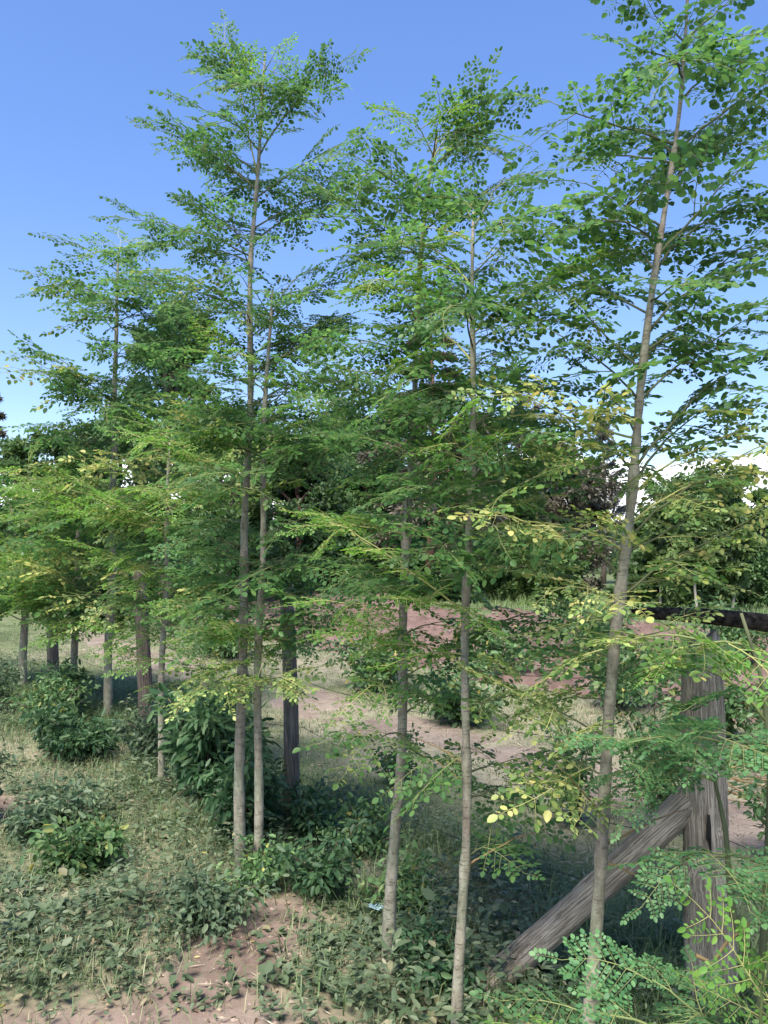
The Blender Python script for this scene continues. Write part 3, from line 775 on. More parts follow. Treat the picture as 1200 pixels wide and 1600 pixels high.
make_tree('moringa sapling at the left edge behind the farthest fence post', (-4.364, 9.400),
    [(0.0, 0.0, 0.0), (-0.001, 0.0, 1.382), (0.005, 0.0, 2.557)],
    [(0.0, 0.0547), (1.382, 0.0391), (2.557, 0.0156)],
    [(0.86, -0.65, -0.295, 1.283, 'p'), (0.971, -0.496, 0.459, 1.159, 'n'), (0.995, 0.26, 0.064, 0.967, 'g'),
     (1.072, -0.194, 0.026, 1.024, 'g'), (1.085, 0.823, 0.15, 1.352, 'g'), (1.15, 0.324, -0.58, 1.177, 'g'),
     (1.207, 0.003, -0.565, 1.526, 'p'), (1.228, -0.567, 0.194, 1.359, 'n'), (1.377, -0.59, -0.348, 1.766, 'n'),
     (1.382, 0.594, -0.458, 1.393, 'g'), (1.396, -0.238, -0.09, 1.459, 'm'), (1.52, 0.631, -0.331, 1.936, 'g'),
     (1.726, -0.387, -0.431, 1.836, 'n'), (1.768, 0.256, -0.57, 1.811, 'm'), (1.77, 0.554, -0.402, 1.927, 'g'),
     (1.805, 0.426, 0.339, 2.139, 'n'), (1.813, -0.334, -0.096, 1.902, 'g'), (2.015, -0.446, -0.121, 2.169, 'g'),
     (2.031, 0.494, -0.622, 2.39, 'n'), (2.244, 0.539, -0.392, 2.405, 'g'), (2.283, 0.579, -0.358, 2.361, 'g'),
     (2.325, -0.173, -0.25, 2.461, 'g'), (2.517, 0.067, -0.145, 2.734, 'n')],
    scale=1.80, seed=9, br=0.0120)


# ------------------------------------------------------------------ sapling and sprout by the near post
def make_sapling(label, base, stems, branches, seed, name='moringa_sapling', scale=1.0, r0=.012, smat='stem_dark', group=None):
    rg = np.random.default_rng(seed)
    bx, by = base; bz = gz(bx, by) - .01
    root = thing(name, (bx, by, bz), label, 'sapling', group)
    for st in stems:
        st = np.array(st, float)
        tt = np.linspace(0, len(st) - 1, 14)
        P = np.stack([np.interp(tt, np.arange(len(st)), st[:, k]) for k in range(3)], 1)
        V, pol = tube(P, np.linspace(r0, r0 * .35, 14), 8, True, .03, rg)
        link('stem', mesh_np('stem', V, pol, [M[smat]]), root)
    for s, t, kind in branches:
        add_branch(root, (0, 0, 0), s, t, .0055, kind, rg, scale, arch=.14, bmat=M['stem'])
    return root

make_sapling('green-stemmed fern-leaved sapling at the right edge, leaves hanging before the fence post', (1.035, 2.2),
    [[(0, 0, 0), (.0, 0, .35), (.03, 0, .70), (.05, .0, 1.0), (.04, 0, 1.25), (-.02, 0, 1.45)],
     [(-.01, 0, .45), (-.06, .02, .62), (-.08, .0, .85), (-.11, .0, 1.0)]],
    [((.05, 0, 1.0), (-.36, -.05, 1.10), 'f'), ((.05, 0, 1.02), (-.30, .05, 1.00), 'f'), ((.05, 0, 1.0), (-.20, -.2, 1.16), 'f'),
     ((.04, 0, 1.05), (.28, .0, 1.18), 'f'), ((.03, 0, .75), (-.20, -.1, .80), 'f'), ((.04, 0, .8), (.02, -.35, .80), 'f'),
     ((.03, 0, .72), (.25, -.1, .78), 'f'), ((.03, 0, .65), (.2, .1, .62), 'f'), ((-.01, 0, 1.3), (-.40, .05, 1.34), 'p'), ((-.02, 0, 1.36), (-.20, -.05, 1.36), 'n'),
     ((.03, 0, 1.3), (.22, .0, 1.36), 'n'), ((-.1, 0, .98), (-.32, .1, .95), 'f'), ((.04, 0, 1.15), (-.18, .2, 1.28), 'f')], 21, scale=.95, r0=.013)
make_sapling('low bright green sprout in the bottom right corner, before the post foot', (0.84, 1.85),
    [[(0, 0, 0), (.01, 0, .25), (.03, 0, .5)], [(0, 0, .1), (-.1, -.02, .35), (-.16, -.02, .5)], [(0, .0, .12), (.12, .05, .35), (.2, .05, .48)]],
    [((.03, 0, .45), (.0, -.1, .72), 'n'), ((.03, 0, .42), (-.2, .05, .62), 'f'), ((.02, 0, .4), (.25, .0, .62), 'n'), ((-.16, 0, .48), (-.36, -.05, .60), 'f'),
     ((-.14, 0, .42), (-.25, -.2, .50), 'n'), ((.2, .05, .46), (.4, -.05, .55), 'f'), ((-.1, 0, .35), (-.32, .05, .45), 'n'), ((.02, 0, .3), (.1, -.3, .45), 'f'), ((.1, 0, .3), (.35, -.1, .40), 'n')],
    22, name='moringa_sprout', scale=.9, r0=.008, smat='stem')

# ------------------------------------------------------------------ fence
def wood_mat(name, c1, c2, c3, axis_scale=(22, 22, 0.5), crack=0.55, lo=0.36, hi=0.50):
    m, n, l, out = mat_base(name)
    tcn = n.new('ShaderNodeTexCoord')
    mpn = n.new('ShaderNodeMapping'); mpn.inputs['Scale'].default_value = axis_scale
    l.new(tcn.outputs['UV'] if False else tcn.outputs['Object'], mpn.inputs[0])
    a = n.new('ShaderNodeTexNoise'); a.inputs['Scale'].default_value = 6; a.inputs['Detail'].default_value = 12; a.inputs['Roughness'].default_value = 0.7
    l.new(mpn.outputs[0], a.inputs['Vector'])
    r = ramp(n, [(0.28, c1), (0.5, c2), (0.75, c3)])
    l.new(a.outputs['Fac'], r.inputs[0])
    b2 = n.new('ShaderNodeTexNoise'); b2.inputs['Scale'].default_value = 12; b2.inputs['Detail'].default_value = 3
    l.new(mpn.outputs[0], b2.inputs['Vector'])
    cr_ = n.new('ShaderNodeMapRange'); cr_.inputs['From Min'].default_value = lo; cr_.inputs['From Max'].default_value = hi
    l.new(b2.outputs['Fac'], cr_.inputs['Value'])
    big = n.new('ShaderNodeTexNoise'); big.inputs['Scale'].default_value = 6; big.inputs['Detail'].default_value = 4
    l.new(tcn.outputs['Object'], big.inputs['Vector'])
    bh = n.new('ShaderNodeHueSaturation')
    bm_ = n.new('ShaderNodeMapRange'); bm_.inputs['From Min'].default_value = .3; bm_.inputs['From Max'].default_value = .7
    bm_.inputs['To Min'].default_value = .7; bm_.inputs['To Max'].default_value = 1.25
    l.new(big.outputs['Fac'], bm_.inputs['Value']); l.new(bm_.outputs[0], bh.inputs['Value'])
    l.new(r.outputs[0], bh.inputs['Color'])
    mxn = n.new('ShaderNodeMix'); mxn.data_type = 'RGBA'; mxn.blend_type = 'MULTIPLY'
    mxn.inputs[0].default_value = crack
    l.new(bh.outputs[0], mxn.inputs[6]); l.new(cr_.outputs[0], mxn.inputs[7])
    p = n.new('ShaderNodeBsdfPrincipled'); p.inputs['Roughness'].default_value = 0.9; p.inputs['Specular IOR Level'].default_value = .2
    l.new(mxn.outputs[2], p.inputs['Base Color'])
    ad_ = n.new('ShaderNodeMath'); ad_.operation = 'ADD'
    l.new(a.outputs['Fac'], ad_.inputs[0]); l.new(cr_.outputs[0], ad_.inputs[1])
    b = n.new('ShaderNodeBump'); b.inputs['Strength'].default_value = 0.8; b.inputs['Distance'].default_value = 0.012
    l.new(ad_.outputs[0], b.inputs['Height']); l.new(b.outputs[0], p.inputs['Normal'])
    l.new(p.outputs[0], out.inputs['Surface'])
    return m
M['wood'] = wood_mat('weathered_wood', (0.24, 0.205, 0.165), (0.37, 0.325, 0.265), (0.48, 0.43, 0.365), crack=.2)
M['wood_dark'] = wood_mat('dark_post_wood', (0.085, 0.078, 0.068), (0.16, 0.147, 0.13), (0.25, 0.23, 0.205), crack=.3)
M['wood_black'] = wood_mat('charred_wood', (0.012, 0.011, 0.010), (0.032, 0.027, 0.024), (0.09, 0.075, 0.065), (4, 4, 4))
M['wire'] = flat_mat('rusty_wire', (0.045, 0.042, 0.045), .55, .6)
M['hollow'] = flat_mat('knot_hole_shade', (0.012, 0.010, 0.009), .95)  # near-black colour stands in for the shade inside the knot hole

def log_mesh(name, length, rprof, mat, seed, grooves=5, sides=40, segs=60, bend=0.01, depth=.10, knots=()):
    """a log along +Z with splits running down its length and rough ends"""
    rg = np.random.default_rng(seed)
    z = np.linspace(0, length, segs)
    th = np.linspace(0, 2 * np.pi, sides, endpoint=False)
    r = np.interp(z / length, [q[0] for q in rprof], [q[1] for q in rprof])[:, None] * np.ones((1, sides))
    r = r * (1 + .05 * np.cos(2 * th + rg.uniform(0, 6))[None] + .035 * np.cos(3 * th + rg.uniform(0, 6))[None])
    for _ in range(grooves):
        c = rg.uniform(0, 2 * np.pi) + .12 * np.sin(z / length * rg.uniform(3, 8) + rg.uniform(0, 6))
        dlt = (th[None] - c[:, None] + np.pi) % (2 * np.pi) - np.pi
        a, b = sorted(rg.uniform(-.2, 1.2, 2)); env = sstep(a, a + .15, z / length) * (1 - sstep(b - .15, b + .01, z / length)) if b - a > .3 else np.ones(segs)
        r = r * (1 - depth * rg.uniform(.6, 1.6) * env[:, None] * np.exp(-(dlt / .085) ** 2))
    for (kz, kt, ks, kd) in knots:
        dlt = (th[None] - kt + np.pi) % (2 * np.pi) - np.pi
        r = r * (1 + kd * np.exp(-((z[:, None] - kz) / ks) ** 2 - (dlt / (ks * 9)) ** 2))
    r = r * (1 + .008 * rg.standard_normal(r.shape))
    cx = bend * np.sin(z / length * 3.1 + seed); cy = bend * np.cos(z / length * 2.3 + seed)
    zz = z[:, None] + np.zeros((1, sides))
    top = .012 * rg.standard_normal(sides); top = (top + np.roll(top, 1) + np.roll(top, -1))
    zz[-1] += top; zz[0] += .5 * np.roll(top, 7)
    Vv = np.stack([cx[:, None] + r * np.cos(th)[None], cy[:, None] + r * np.sin(th)[None], zz], -1).reshape(-1, 3)
    i = np.arange(segs - 1)[:, None] * sides; j = np.arange(sides)[None]; j2 = (j + 1) % sides
    Fq = np.stack([i + j, i + j2, i + sides + j2, i + sides + j], -1).reshape(-1, 4)
    nV = len(Vv)
    cen = np.array([[cx[0], cy[0], -.0], [cx[-1], cy[-1], length - .006]])
    Vv = np.concatenate([Vv, cen])
    f0 = np.stack([np.full(sides, nV), (np.arange(sides) + 1) % sides, np.arange(sides)], 1)
    q = (segs - 1) * sides
    f1 = np.stack([np.full(sides, nV + 1), q + np.arange(sides), q + (np.arange(sides) + 1) % sides], 1)
    return mesh_np(name, Vv, [Fq, np.concatenate([f0, f1])], [mat], None, True)

PX, PY = 1.168, 2.80
pz = gz(PX, PY)
post = link('fence_post', log_mesh('fence_post', 1.44, [(0, .086), (.18, .086), (.42, .082), (.50, .074), (.55, .078), (.75, .076), (1, .066)], M['wood'], 4, 7, 64, 90, .012, .09,
            knots=((.62, -2.6, .06, .16), (.5, -2.9, .05, -.10), (.80, -1.25, .030, -.22))), loc=(PX, PY, pz - .14))
post.rotation_euler = (0, R(-1.0), 0)
tag(post, 'thick cracked grey-brown fence post carrying the blackened rail', 'fence post', 'fence posts')
hole_b = Buf()
V_, P_ = tube([(0, -.004, 0), (0, .002, 0)], [.017, .011], 12)
hv = V_ * np.array([.7, 1, 2.6]); hv[:, 0] *= np.random.default_rng(2).uniform(.55, 1.25, len(hv)); hv[:, 2] *= np.random.default_rng(3).uniform(.7, 1.5, len(hv)); hv[hv[:, 2] < -.02, 2] *= 1.6
hole_b.add(hv, P_)
hol = link('knot_hole', hole_b.mesh('knot_hole', [M['hollow']]), post, (-.026, -.064, .80))  # solid dark plug on the post, painted as the hole's shaded inside

def log_between(name, a, b, rprof, mat, seed, **kw):
    a = Vector(a); b = Vector(b)
    o = link(name, log_mesh(name, (b - a).length, rprof, mat, seed, **kw), loc=a)
    o.rotation_euler = (b - a).to_track_quat('Z', 'Y').to_euler()
    return o
lx, ly = .36, 2.98
brc = log_between('brace_log', (lx - .03, ly, gz(lx, ly) - .02), (1.150, 2.815, pz + .775), [(0, .050), (.1, .055), (.5, .050), (.8, .053), (1, .050)], M['wood'], 9, grooves=5, depth=.06, bend=.02,
                  knots=((.35, 4.5, .03, -.15), (.6, 1.2, .04, .10)))
tag(brc, 'weathered log propped slantwise against the cracked fence post', 'log')
rl = log_between('top_rail', (.92, 2.86, pz + 1.355), (1.75, 2.66, pz + 1.30), [(0, .014), (.06, .022), (.25, .027), (.5, .032), (.8, .034), (1, .033)], M['wood_black'], 12, grooves=6, depth=.12, bend=.042,
                 knots=((.3, 1.0, .03, .18), (.5, 3.0, .03, .15), (.15, 5.0, .03, -.2)))
tag(rl, 'blackened rough rail lying on top of the cracked fence post', 'rail')

FP = [((-.55, 4.72), 1.42, .044, 'dark fence post right of the twin pale moringa trunks', 31),
      ((-2.15, 7.05), 1.48, .062, 'brownish thick fence post, second beyond the twin pale trunks', 32),
      ((-3.72, 8.75), 1.40, .064, 'dark fence post with pale bare foot near the left edge', 33),
      ((-5.6, 11.0), 1.45, .065, 'farthest fence post at the left edge', 34)]
for k, ((x, y), h, r, lab, sd_) in enumerate(FP):
    z = gz(x, y)
    mt = M['wood_dark'] if k != 1 else wood_mat('reddish_post_wood', (0.055, 0.043, 0.037), (0.11, 0.09, 0.077), (0.18, 0.155, 0.135), crack=.35)
    o = link('fence_post', log_mesh('fence_post', h + .15, [(0, r * 1.1), (.5, r), (1, r * .9)], mt, sd_, 6, 28, 50, .015, .1), loc=(x, y, z - .15))
    o.rotation_euler = (R(random.uniform(-2, 2)), R(random.uniform(-3, 3)), 0)
    tag(o, lab, 'fence post', 'fence posts')
    if k == 2:
        o2 = link('bare_foot', log_mesh('bare_foot', .22, [(0, r * 1.16), (.8, r * 1.12), (1, r * 1.04)], flat_mat('bare_wood', (.5, .42, .36), .9), 35, 4, 28, 10, .002, .05), o, (0, 0, .1))

nodes = [np.array([2.9, .9]), np.array([PX, PY])] + [np.array(f[0]) for f in FP]
WL = ['lowest thin wire strand of the fence', 'second wire strand from the ground on the fence', 'third wire strand from the ground on the fence', 'top wire strand running between the fence post tops']
for wi, hh in enumerate((.30, .58, .86, 1.16)):
    rg = np.random.default_rng(90 + wi)
    pts = []
    for a, b in zip(nodes[:-1], nodes[1:]):
        for t in np.linspace(0, 1, 26)[:-1]:
            p = a + (b - a) * t
            pts.append([p[0] + .075 * FN[0], p[1] + .075 * FN[1], gz(a[0], a[1]) * (1 - t) + gz(b[0], b[1]) * t + hh - (.05 + .05 * (wi % 2)) * 4 * t * (1 - t) + .004 * rg.standard_normal()])
    pts = np.array(pts)
    V, pol = tube(pts, .0015, 4)
    wo = tag(link('fence_wire', mesh_np('fence_wire', V, pol, [M['wire']])), WL[wi], 'wire', 'fence wires')
    bb = Buf()
    for k in range(2, len(pts) - 2, 2):
        for s in range(2):
            dv = rg.standard_normal(3); dv /= np.linalg.norm(dv)
            bb.add(*tube([pts[k] - dv * .014, pts[k] + dv * .014], .0011, 3))
    br_ = link('barbs', bb.mesh('barbs', [M['wire']]), wo); br_['kind'] = 'stuff'

# ------------------------------------------------------------------ shrubs
M['dark_shrub'] = leaf_mat('dark_shrub_leaf', [(0, (0.030, 0.075, 0.032)), (0.6, (0.055, 0.12, 0.05)), (1, (0.10, 0.17, 0.075))], .35, .5)
M['mid_shrub'] = leaf_mat('mid_shrub_leaf', [(0, (0.05, 0.11, 0.04)), (0.6, (0.085, 0.165, 0.06)), (0.93, (0.14, 0.22, 0.08)), (1, (.35, .30, .07))], .3)
M['grey_shrub'] = leaf_mat('grey_green_leaf', [(0, (0.05, 0.09, 0.05)), (0.6, (0.09, 0.14, 0.075)), (1, (0.15, 0.20, 0.11))], .3)
M['twig'] = bark_mat('twig_bark', (.08, .06, .045), (.17, .13, .10), bump=.2)

def shrub(label, x, y, h, w_, n, ll, mat, seed, name='shrub', stems=6, low=.12, cat='shrub', group=None, asp=.5, flat=.5):
    rg = np.random.default_rng(seed)
    z = gz(x, y) - .01
    root = thing(name, (x, y, z), label, cat, group)
    C = []; D = []
    per = n // (stems * 5)
    for s in range(stems):
        a = rg.uniform(0, 6.28); rr = w_ * rg.uniform(.3, 1) * .8
        tip = np.array([math.cos(a) * rr, math.sin(a) * rr, h * rg.uniform(.45, 1.15) * (1 - .25 * rr / w_)])
        P = bez(np.array([math.cos(a) * .03, math.sin(a) * .03, 0]), np.array([tip[0] * .25, tip[1] * .25, tip[2] * .7]), tip, 8)
        V, pol = tube(P, np.linspace(.010, .003, 8) * (.5 + h * .5), 5)
        st = link('stem', mesh_np('stem', V, pol, [M['twig']]), root)
        c = []; d = []
        for q in range(5):
            f = low + (1 - low) * (q + 1) / 5
            i = min(6, int(f * 7)); p = P[i] + (P[i + 1] - P[i]) * (f * 7 - i)
            m = per
            v = rg.standard_normal((m, 3)); v[:, 2] = v[:, 2] * .6 + .15
            v /= np.linalg.norm(v, axis=1, keepdims=True)
            c.append(p + v * rg.uniform(.05, .50, (m, 1)) * w_ * .75 * np.array([1, 1, .7]))
            d.append(v + rg.standard_normal((m, 3)) * .5 - np.array([0, 0, .3]))
        c = np.concatenate(c); d = np.concatenate(d)
        c[:, 2] = np.maximum(c[:, 2], .02)
        nn = rg.standard_normal((len(c), 3)) * flat + np.array([0, 0, 1])
        L = ll * rg.uniform(.6, 1.25, len(c))
        V, pol = leaves(c, d, nn, L, L * asp, 8, .15, .22)
        link('foliage', mesh_np('foliage', V, pol, [mat]), root)
    return root

shrub('dark green broad-leaved shrub growing left of the twin pale moringa trunks', -1.12, 5.0, .78, .42, 2600, .075, M['dark_shrub'], 41, asp=.36, flat=.8, stems=12)
shrub('dark leafy shrub at the foot of the twin pale moringa trunks', -.78, 4.45, .55, .34, 1700, .065, M['dark_shrub'], 42, asp=.36, flat=.8, stems=7)
shrub('low dark green shrub below the layered far-left moringa tree', -2.45, 6.3, .42, .5, 1900, .065, M['dark_shrub'], 43, asp=.36, flat=.8, stems=8)
shrub('bushy shrub between the farther fence posts at the left', -3.2, 7.6, .6, .45, 1500, .07, M['dark_shrub'], 44, asp=.36, flat=.8, stems=7)
shrub('dark blue-green bush cut by the left edge of the picture', -2.52, 4.75, .62, .33, 1300, .05, M['grey_shrub'], 45, stems=8)
shrub('leafy shrub filling the gap behind the fence post and nearest trunk', 1.62, 4.6, .95, .36, 1400, .040, M['mid_shrub'], 46, stems=9)
shrub('small leafy shrub behind the nearest moringa trunk', 1.15, 4.75, .70, .30, 900, .04, M['mid_shrub'], 47, stems=7)
shrub('leafy shrub right of the cracked fence post', 2.15, 4.1, .55, .4, 900, .045, M['mid_shrub'], 48, stems=7)
shrub('tuft of dark weeds at the foot of the slanting log', .22, 2.95, .22, .24, 900, .035, M['dark_shrub'], 49, 'weed_clump', 8, cat='weed')
shrub('dark weed clump between the twin trunks and the leaning sapling', -.28, 3.75, .30, .30, 1100, .04, M['dark_shrub'], 50, 'weed_clump', 8, cat='weed')
shrub('pale green weed mound left of the bare earth patch', -.78, 3.35, .22, .34, 1500, .032, M['grey_shrub'], 51, 'weed_clump', 10, cat='weed')
for k, (x, y, h, lab) in enumerate(((.08, 3.55, .24, 'green weeds just behind the leaning sapling foot'), (-.12, 4.2, .3, 'green weeds between the leaning sapling and dark post'),
        (-.62, 3.72, .2, 'green weeds at the head of the bare earth patch'), (.3, 2.45, .14, 'low weeds between the slim sapling and nearest trunk'))):
    shrub(lab, x, y, h, .27, 800, .036, M['mid_shrub'], 160 + k, 'weed_clump', 8, cat='weed', group='weeds along the fence foot', flat=.8)
shrub('weedy plant by the path between fence posts', .1, 5.6, .35, .3, 700, .04, M['mid_shrub'], 52, stems=6)
shrub('dark weeds at the foot of the dark fence post', -.45, 4.5, .32, .26, 700, .045, M['dark_shrub'], 53, 'weed_clump', 7, cat='weed')

for k, (x, y, h, w_, lab) in enumerate((
        (.75, 7.6, .75, .5, 'leafy weed bush at the ploughed edge between the two slim saplings'),
        (-.1, 9.6, .8, .6, 'leafy weed bush at the ploughed edge left of the leaning sapling'),
        (2.5, 8.3, .9, .6, 'tall weed bush at the ploughed edge left of the nearest trunk'),
        (2.9, 7.0, .8, .55, 'tall weed bush at the ploughed edge behind the nearest trunk'),
        (3.6, 6.4, .8, .6, 'tall weed bush on the soil behind the cracked post'),
        (1.6, 10.5, .9, .7, 'broad weed bush farther out on the ploughed ground'),
        (5.2, 11.5, 1.1, .8, 'broad weed bush far out on the soil at the right'),
        (-2.6, 12.5, .8, .8, 'broad weed bush behind the twin pale trunks at the field edge'),
        (3.6, 12.5, 1.1, .9, 'broad weed bush far out on the soil behind the nearest trunk'))):
    shrub(lab, x, y, h * .78, w_ * 1.3, 1500, .065 + .004 * (y - 6), M['mid_shrub'], 140 + k, 'weed_bush', 9, cat='bush', group='weed bushes on the ploughed ground', flat=.8)

for k, (x, y, h, w_, lab) in enumerate((
        (-1.75, 6.1, .5, .42, 'soft green shrub left of the thin yellow-green sapling foot'), (-3.0, 7.1, .5, .5, 'soft green shrub under the layered far-left moringa'),
        (-4.1, 8.1, .6, .55, 'soft green shrub beside the pale-footed post'), (-1.5, 7.4, .55, .5, 'soft green shrub behind the thick brownish post'), (-2.0, 4.6, .24, .4, 'low green plant patch on the verge near the left edge'),
        (-1.55, 3.9, .22, .38, 'low green plant patch on the verge before the dark shrub'))):
    shrub(lab, x, y, h, w_, 1500, .045, M['mid_shrub'] if k % 2 else M['grey_shrub'], 180 + k, 'shrub', 10, group='soft shrubs on the left verge', flat=.8)

# ------------------------------------------------------------------ verge weeds and grass (uncountable)
def scatter(n, fn, x0, x1, y0, y1, rg, power=1.6):
    out = []
    tot = 0
    while tot < n:
        # denser towards the viewer
        y = y0 + (y1 - y0) * rg.random(n * 2) ** power
        x = rg.uniform(x0, x1, n * 2)
        p = np.clip(fn(x, y), 0, 1)
        k = rg.random(n * 2) < p
        out.append(np.stack([x[k], y[k]], 1)); tot += k.sum()
    P = np.concatenate(out)[:n]
    return np.stack([P[:, 0], P[:, 1], ground_h(P[:, 0], P[:, 1])], 1)

rg = np.random.default_rng(100)
M['weed'] = leaf_mat('weed_leaf', [(0, (0.075, 0.12, 0.06)), (0.5, (0.135, 0.195, 0.105)), (0.92, (0.22, 0.275, 0.16)), (1, (.34, .30, .18))], .3)
M['grass'] = leaf_mat('grass_blade', [(0, (0.08, 0.13, 0.055)), (0.6, (0.14, 0.20, 0.09)), (0.85, (0.22, 0.23, 0.13)), (1, (.34, .31, .20))], .3)
M['straw'] = leaf_mat('dry_straw', [(0, (0.20, 0.17, 0.10)), (0.6, (0.36, 0.31, 0.21)), (1, (.50, .44, .33))], .15)
M['lush'] = leaf_mat('lush_grass', [(0, (0.06, 0.11, 0.04)), (0.5, (0.11, 0.18, 0.065)), (1, (.20, .25, .11))], .3)

TB = [(o.location.x, o.location.y) for o in bpy.data.objects if o.name.startswith(('moringa_tree', 'fence_post')) and o.parent is None]
def foot(x, y):
    r = 0
    for a, b in TB:
        r = r + np.exp(-((x - a) ** 2 + (y - b) ** 2) / .035)
    return np.clip(r, 0, 1)
def verge_d(x, y):
    s = fence_s(x, y)
    return np.maximum(verge_d0(x, y), foot(x, y))
def verge_d0(x, y):
    s = fence_s(x, y)
    return (1 - sstep(.2, .7, s)) * (1 - .86 * bare_mask(x, y)) * (.35 + .65 * sstep(-.35, .3, noise(x, y, 1.5, 1) + .4 * noise(x, y, 4, 2)))
C = scatter(26000, verge_d, -7, 2.2, .9, 12, rg, 1.5)
# every weed is a little rosette of leaves on a short stalk
k = 7
hgt = (.02 + .20 * rg.random(len(C)) ** 1.8) * (.35 + 1.1 * sstep(-.5, .6, noise(C[:, 0], C[:, 1], 1.6, 0)))
pat = .6 + .8 * sstep(-.5, .6, noise(C[:, 0], C[:, 1], 2.1, 2))
CC = np.repeat(C, k, 0); az = rg.uniform(0, 6.28, len(CC)); el = rg.uniform(-.2, .7, len(CC))
D = np.stack([np.cos(az), np.sin(az), el], 1)
CC = CC + D * .015; CC[:, 2] += np.repeat(hgt, k) * rg.uniform(.25, 1, len(CC))
L = np.repeat(rg.uniform(.45, 1.5, len(C)) * pat, k) * rg.uniform(.014, .036, len(CC))
V, pol = leaves(CC, D, np.array([0, 0, 1.0]) + rg.standard_normal((len(CC), 3)) * .3, L, L * np.repeat(rg.uniform(.22, .75, len(C)), k), 6, .15, .2)
tag(link('verge_weeds', mesh_np('verge_weeds', V, pol, [M['weed']])), 'low grey-green weeds covering the verge before the trees', 'weeds', kind='stuff')

C = scatter(70000, lambda x, y: (1 - sstep(.2, .6, fence_s(x, y))) * (1 - .82 * bare_mask(x, y)) * (.4 + .6 * sstep(-.2, .5, noise(x, y, 1.1, 2))), -8, 2.4, .8, 14, rg, 1.5)
V, pol = blades(C, rg.uniform(.03, .15, len(C)), rg.uniform(.2, 1.3, len(C)), rg.uniform(.0012, .0030, len(C)), rg)
tag(link('verge_grass', mesh_np('verge_grass', V, pol, [M['grass']])), 'thin green and dry grass among the verge weeds', 'grass', kind='stuff')

C = scatter(16000, lambda x, y: np.exp(-((fence_s(x, y) + .05) / .45) ** 2) * sstep(-.5, .2, noise(x, y, 2.2, 3)), -6, 2.4, 1.4, 11, rg, 1.2)
V, pol = blades(C, rg.uniform(.05, .24, len(C)), rg.uniform(.3, 1.5, len(C)), rg.uniform(.0015, .0035, len(C)), rg)
tag(link('fence_grass', mesh_np('fence_grass', V, pol, [M['lush']])), 'lush longer grass growing along the fence foot', 'grass', kind='stuff')
# dead leaves and broken bits on the verge
C = scatter(5000, lambda x, y: (1 - sstep(.3, .8, fence_s(x, y))) * .8, -5, 2.2, .9, 8, rg, 1.4)
C[:, 2] += rg.uniform(.002, .02, len(C))
L = rg.uniform(.012, .035, len(C)); az = rg.uniform(0, 6.28, len(C))
V, pol = leaves(C, np.stack([np.cos(az), np.sin(az), rg.uniform(-.1, .3, len(C))], 1), np.array([0, 0, 1.0]) + rg.standard_normal((len(C), 3)) * .4, L, L * rg.uniform(.3, .6, len(C)), 6, .3, .3)
M['litter'] = leaf_mat('dead_leaf', [(0, (.10, .065, .04)), (.5, (.22, .16, .10)), (.9, (.36, .29, .19)), (1, (.5, .4, .12))], .1)
tag(link('leaf_litter', mesh_np('leaf_litter', V, pol, [M['litter']])), 'dead brown leaves strewn over the verge', 'leaf litter', kind='stuff')

def past_d(x, y):
    s = fence_s(x, y)
    return sstep(.0, .4, s) * (1 - .85 * path_mask(x, y)) * (1 - .97 * plough_mask(x, y)) * (.35 + .65 * sstep(-.3, .4, noise(x, y, .9, 3)))
C = scatter(60000, past_d, -9, 8, 1.6, 17, rg, 1.3)
V, pol = blades(C, rg.uniform(.015, .07, len(C)), rg.uniform(.4, 1.5, len(C)), rg.uniform(.0015, .0035, len(C)), rg)
tag(link('pasture_grass', mesh_np('pasture_grass', V, pol, [M['grass']])), 'short patchy grass beyond the fence beside the path', 'grass', kind='stuff')
C = scatter(45000, lambda x, y: (sstep(-.1, .4, fence_s(x, y)) * .75 + .25) * (1 - .9 * plough_mask(x, y)), -9, 8, 1.0, 16, rg, 1.4)
az = rg.uniform(0, 6.28, len(C)); D = np.stack([np.cos(az), np.sin(az), rg.uniform(-.05, .22, len(C))], 1)
C[:, 2] += .008
L = rg.uniform(.03, .11, len(C))
V, pol = leaves(C, D, np.array([0, 0, 1.0]) + rg.standard_normal((len(C), 3)) * .3, L, rg.uniform(.0025, .006, len(C)), 4, 0, 0)
tag(link('dry_straw', mesh_np('dry_straw', V, pol, [M['straw']])), 'cut dry straw lying on the ground beyond the fence', 'straw', kind='stuff')

# clods on the ploughed ground
C = scatter(9000, lambda x, y: plough_mask(x, y) ** 2, -7, 16, 5, 28, rg, 1.3)
oc = np.array([[1, 0, 0], [-1, 0, 0], [0, 1, 0], [0, -1, 0], [0, 0, .7], [0, 0, -.7]], float)
of = np.array([[0, 2, 4], [2, 1, 4], [1, 3, 4], [3, 0, 4], [2, 0, 5], [1, 2, 5], [3, 1, 5], [0, 3, 5]])
sz = .010 + .055 * rg.random(len(C)) ** 2.5
V = C[:, None, :] + oc[None] * sz[:, None, None] * rg.uniform(.6, 1.3, (len(C), 6, 3)); V[:, :, 2] += .04
idx = (np.arange(len(C)) * 6)[:, None, None] + of[None]
tag(link('soil_clods', mesh_np('soil_clods', V.reshape(-1, 3), [idx.reshape(-1, 3)], [soil_mat('clod_earth', (0.12, 0.085, 0.072), (0.25, 0.185, 0.162), 12)], None, False)),
    'reddish clods turned up on the ploughed ground', 'clods', kind='stuff')
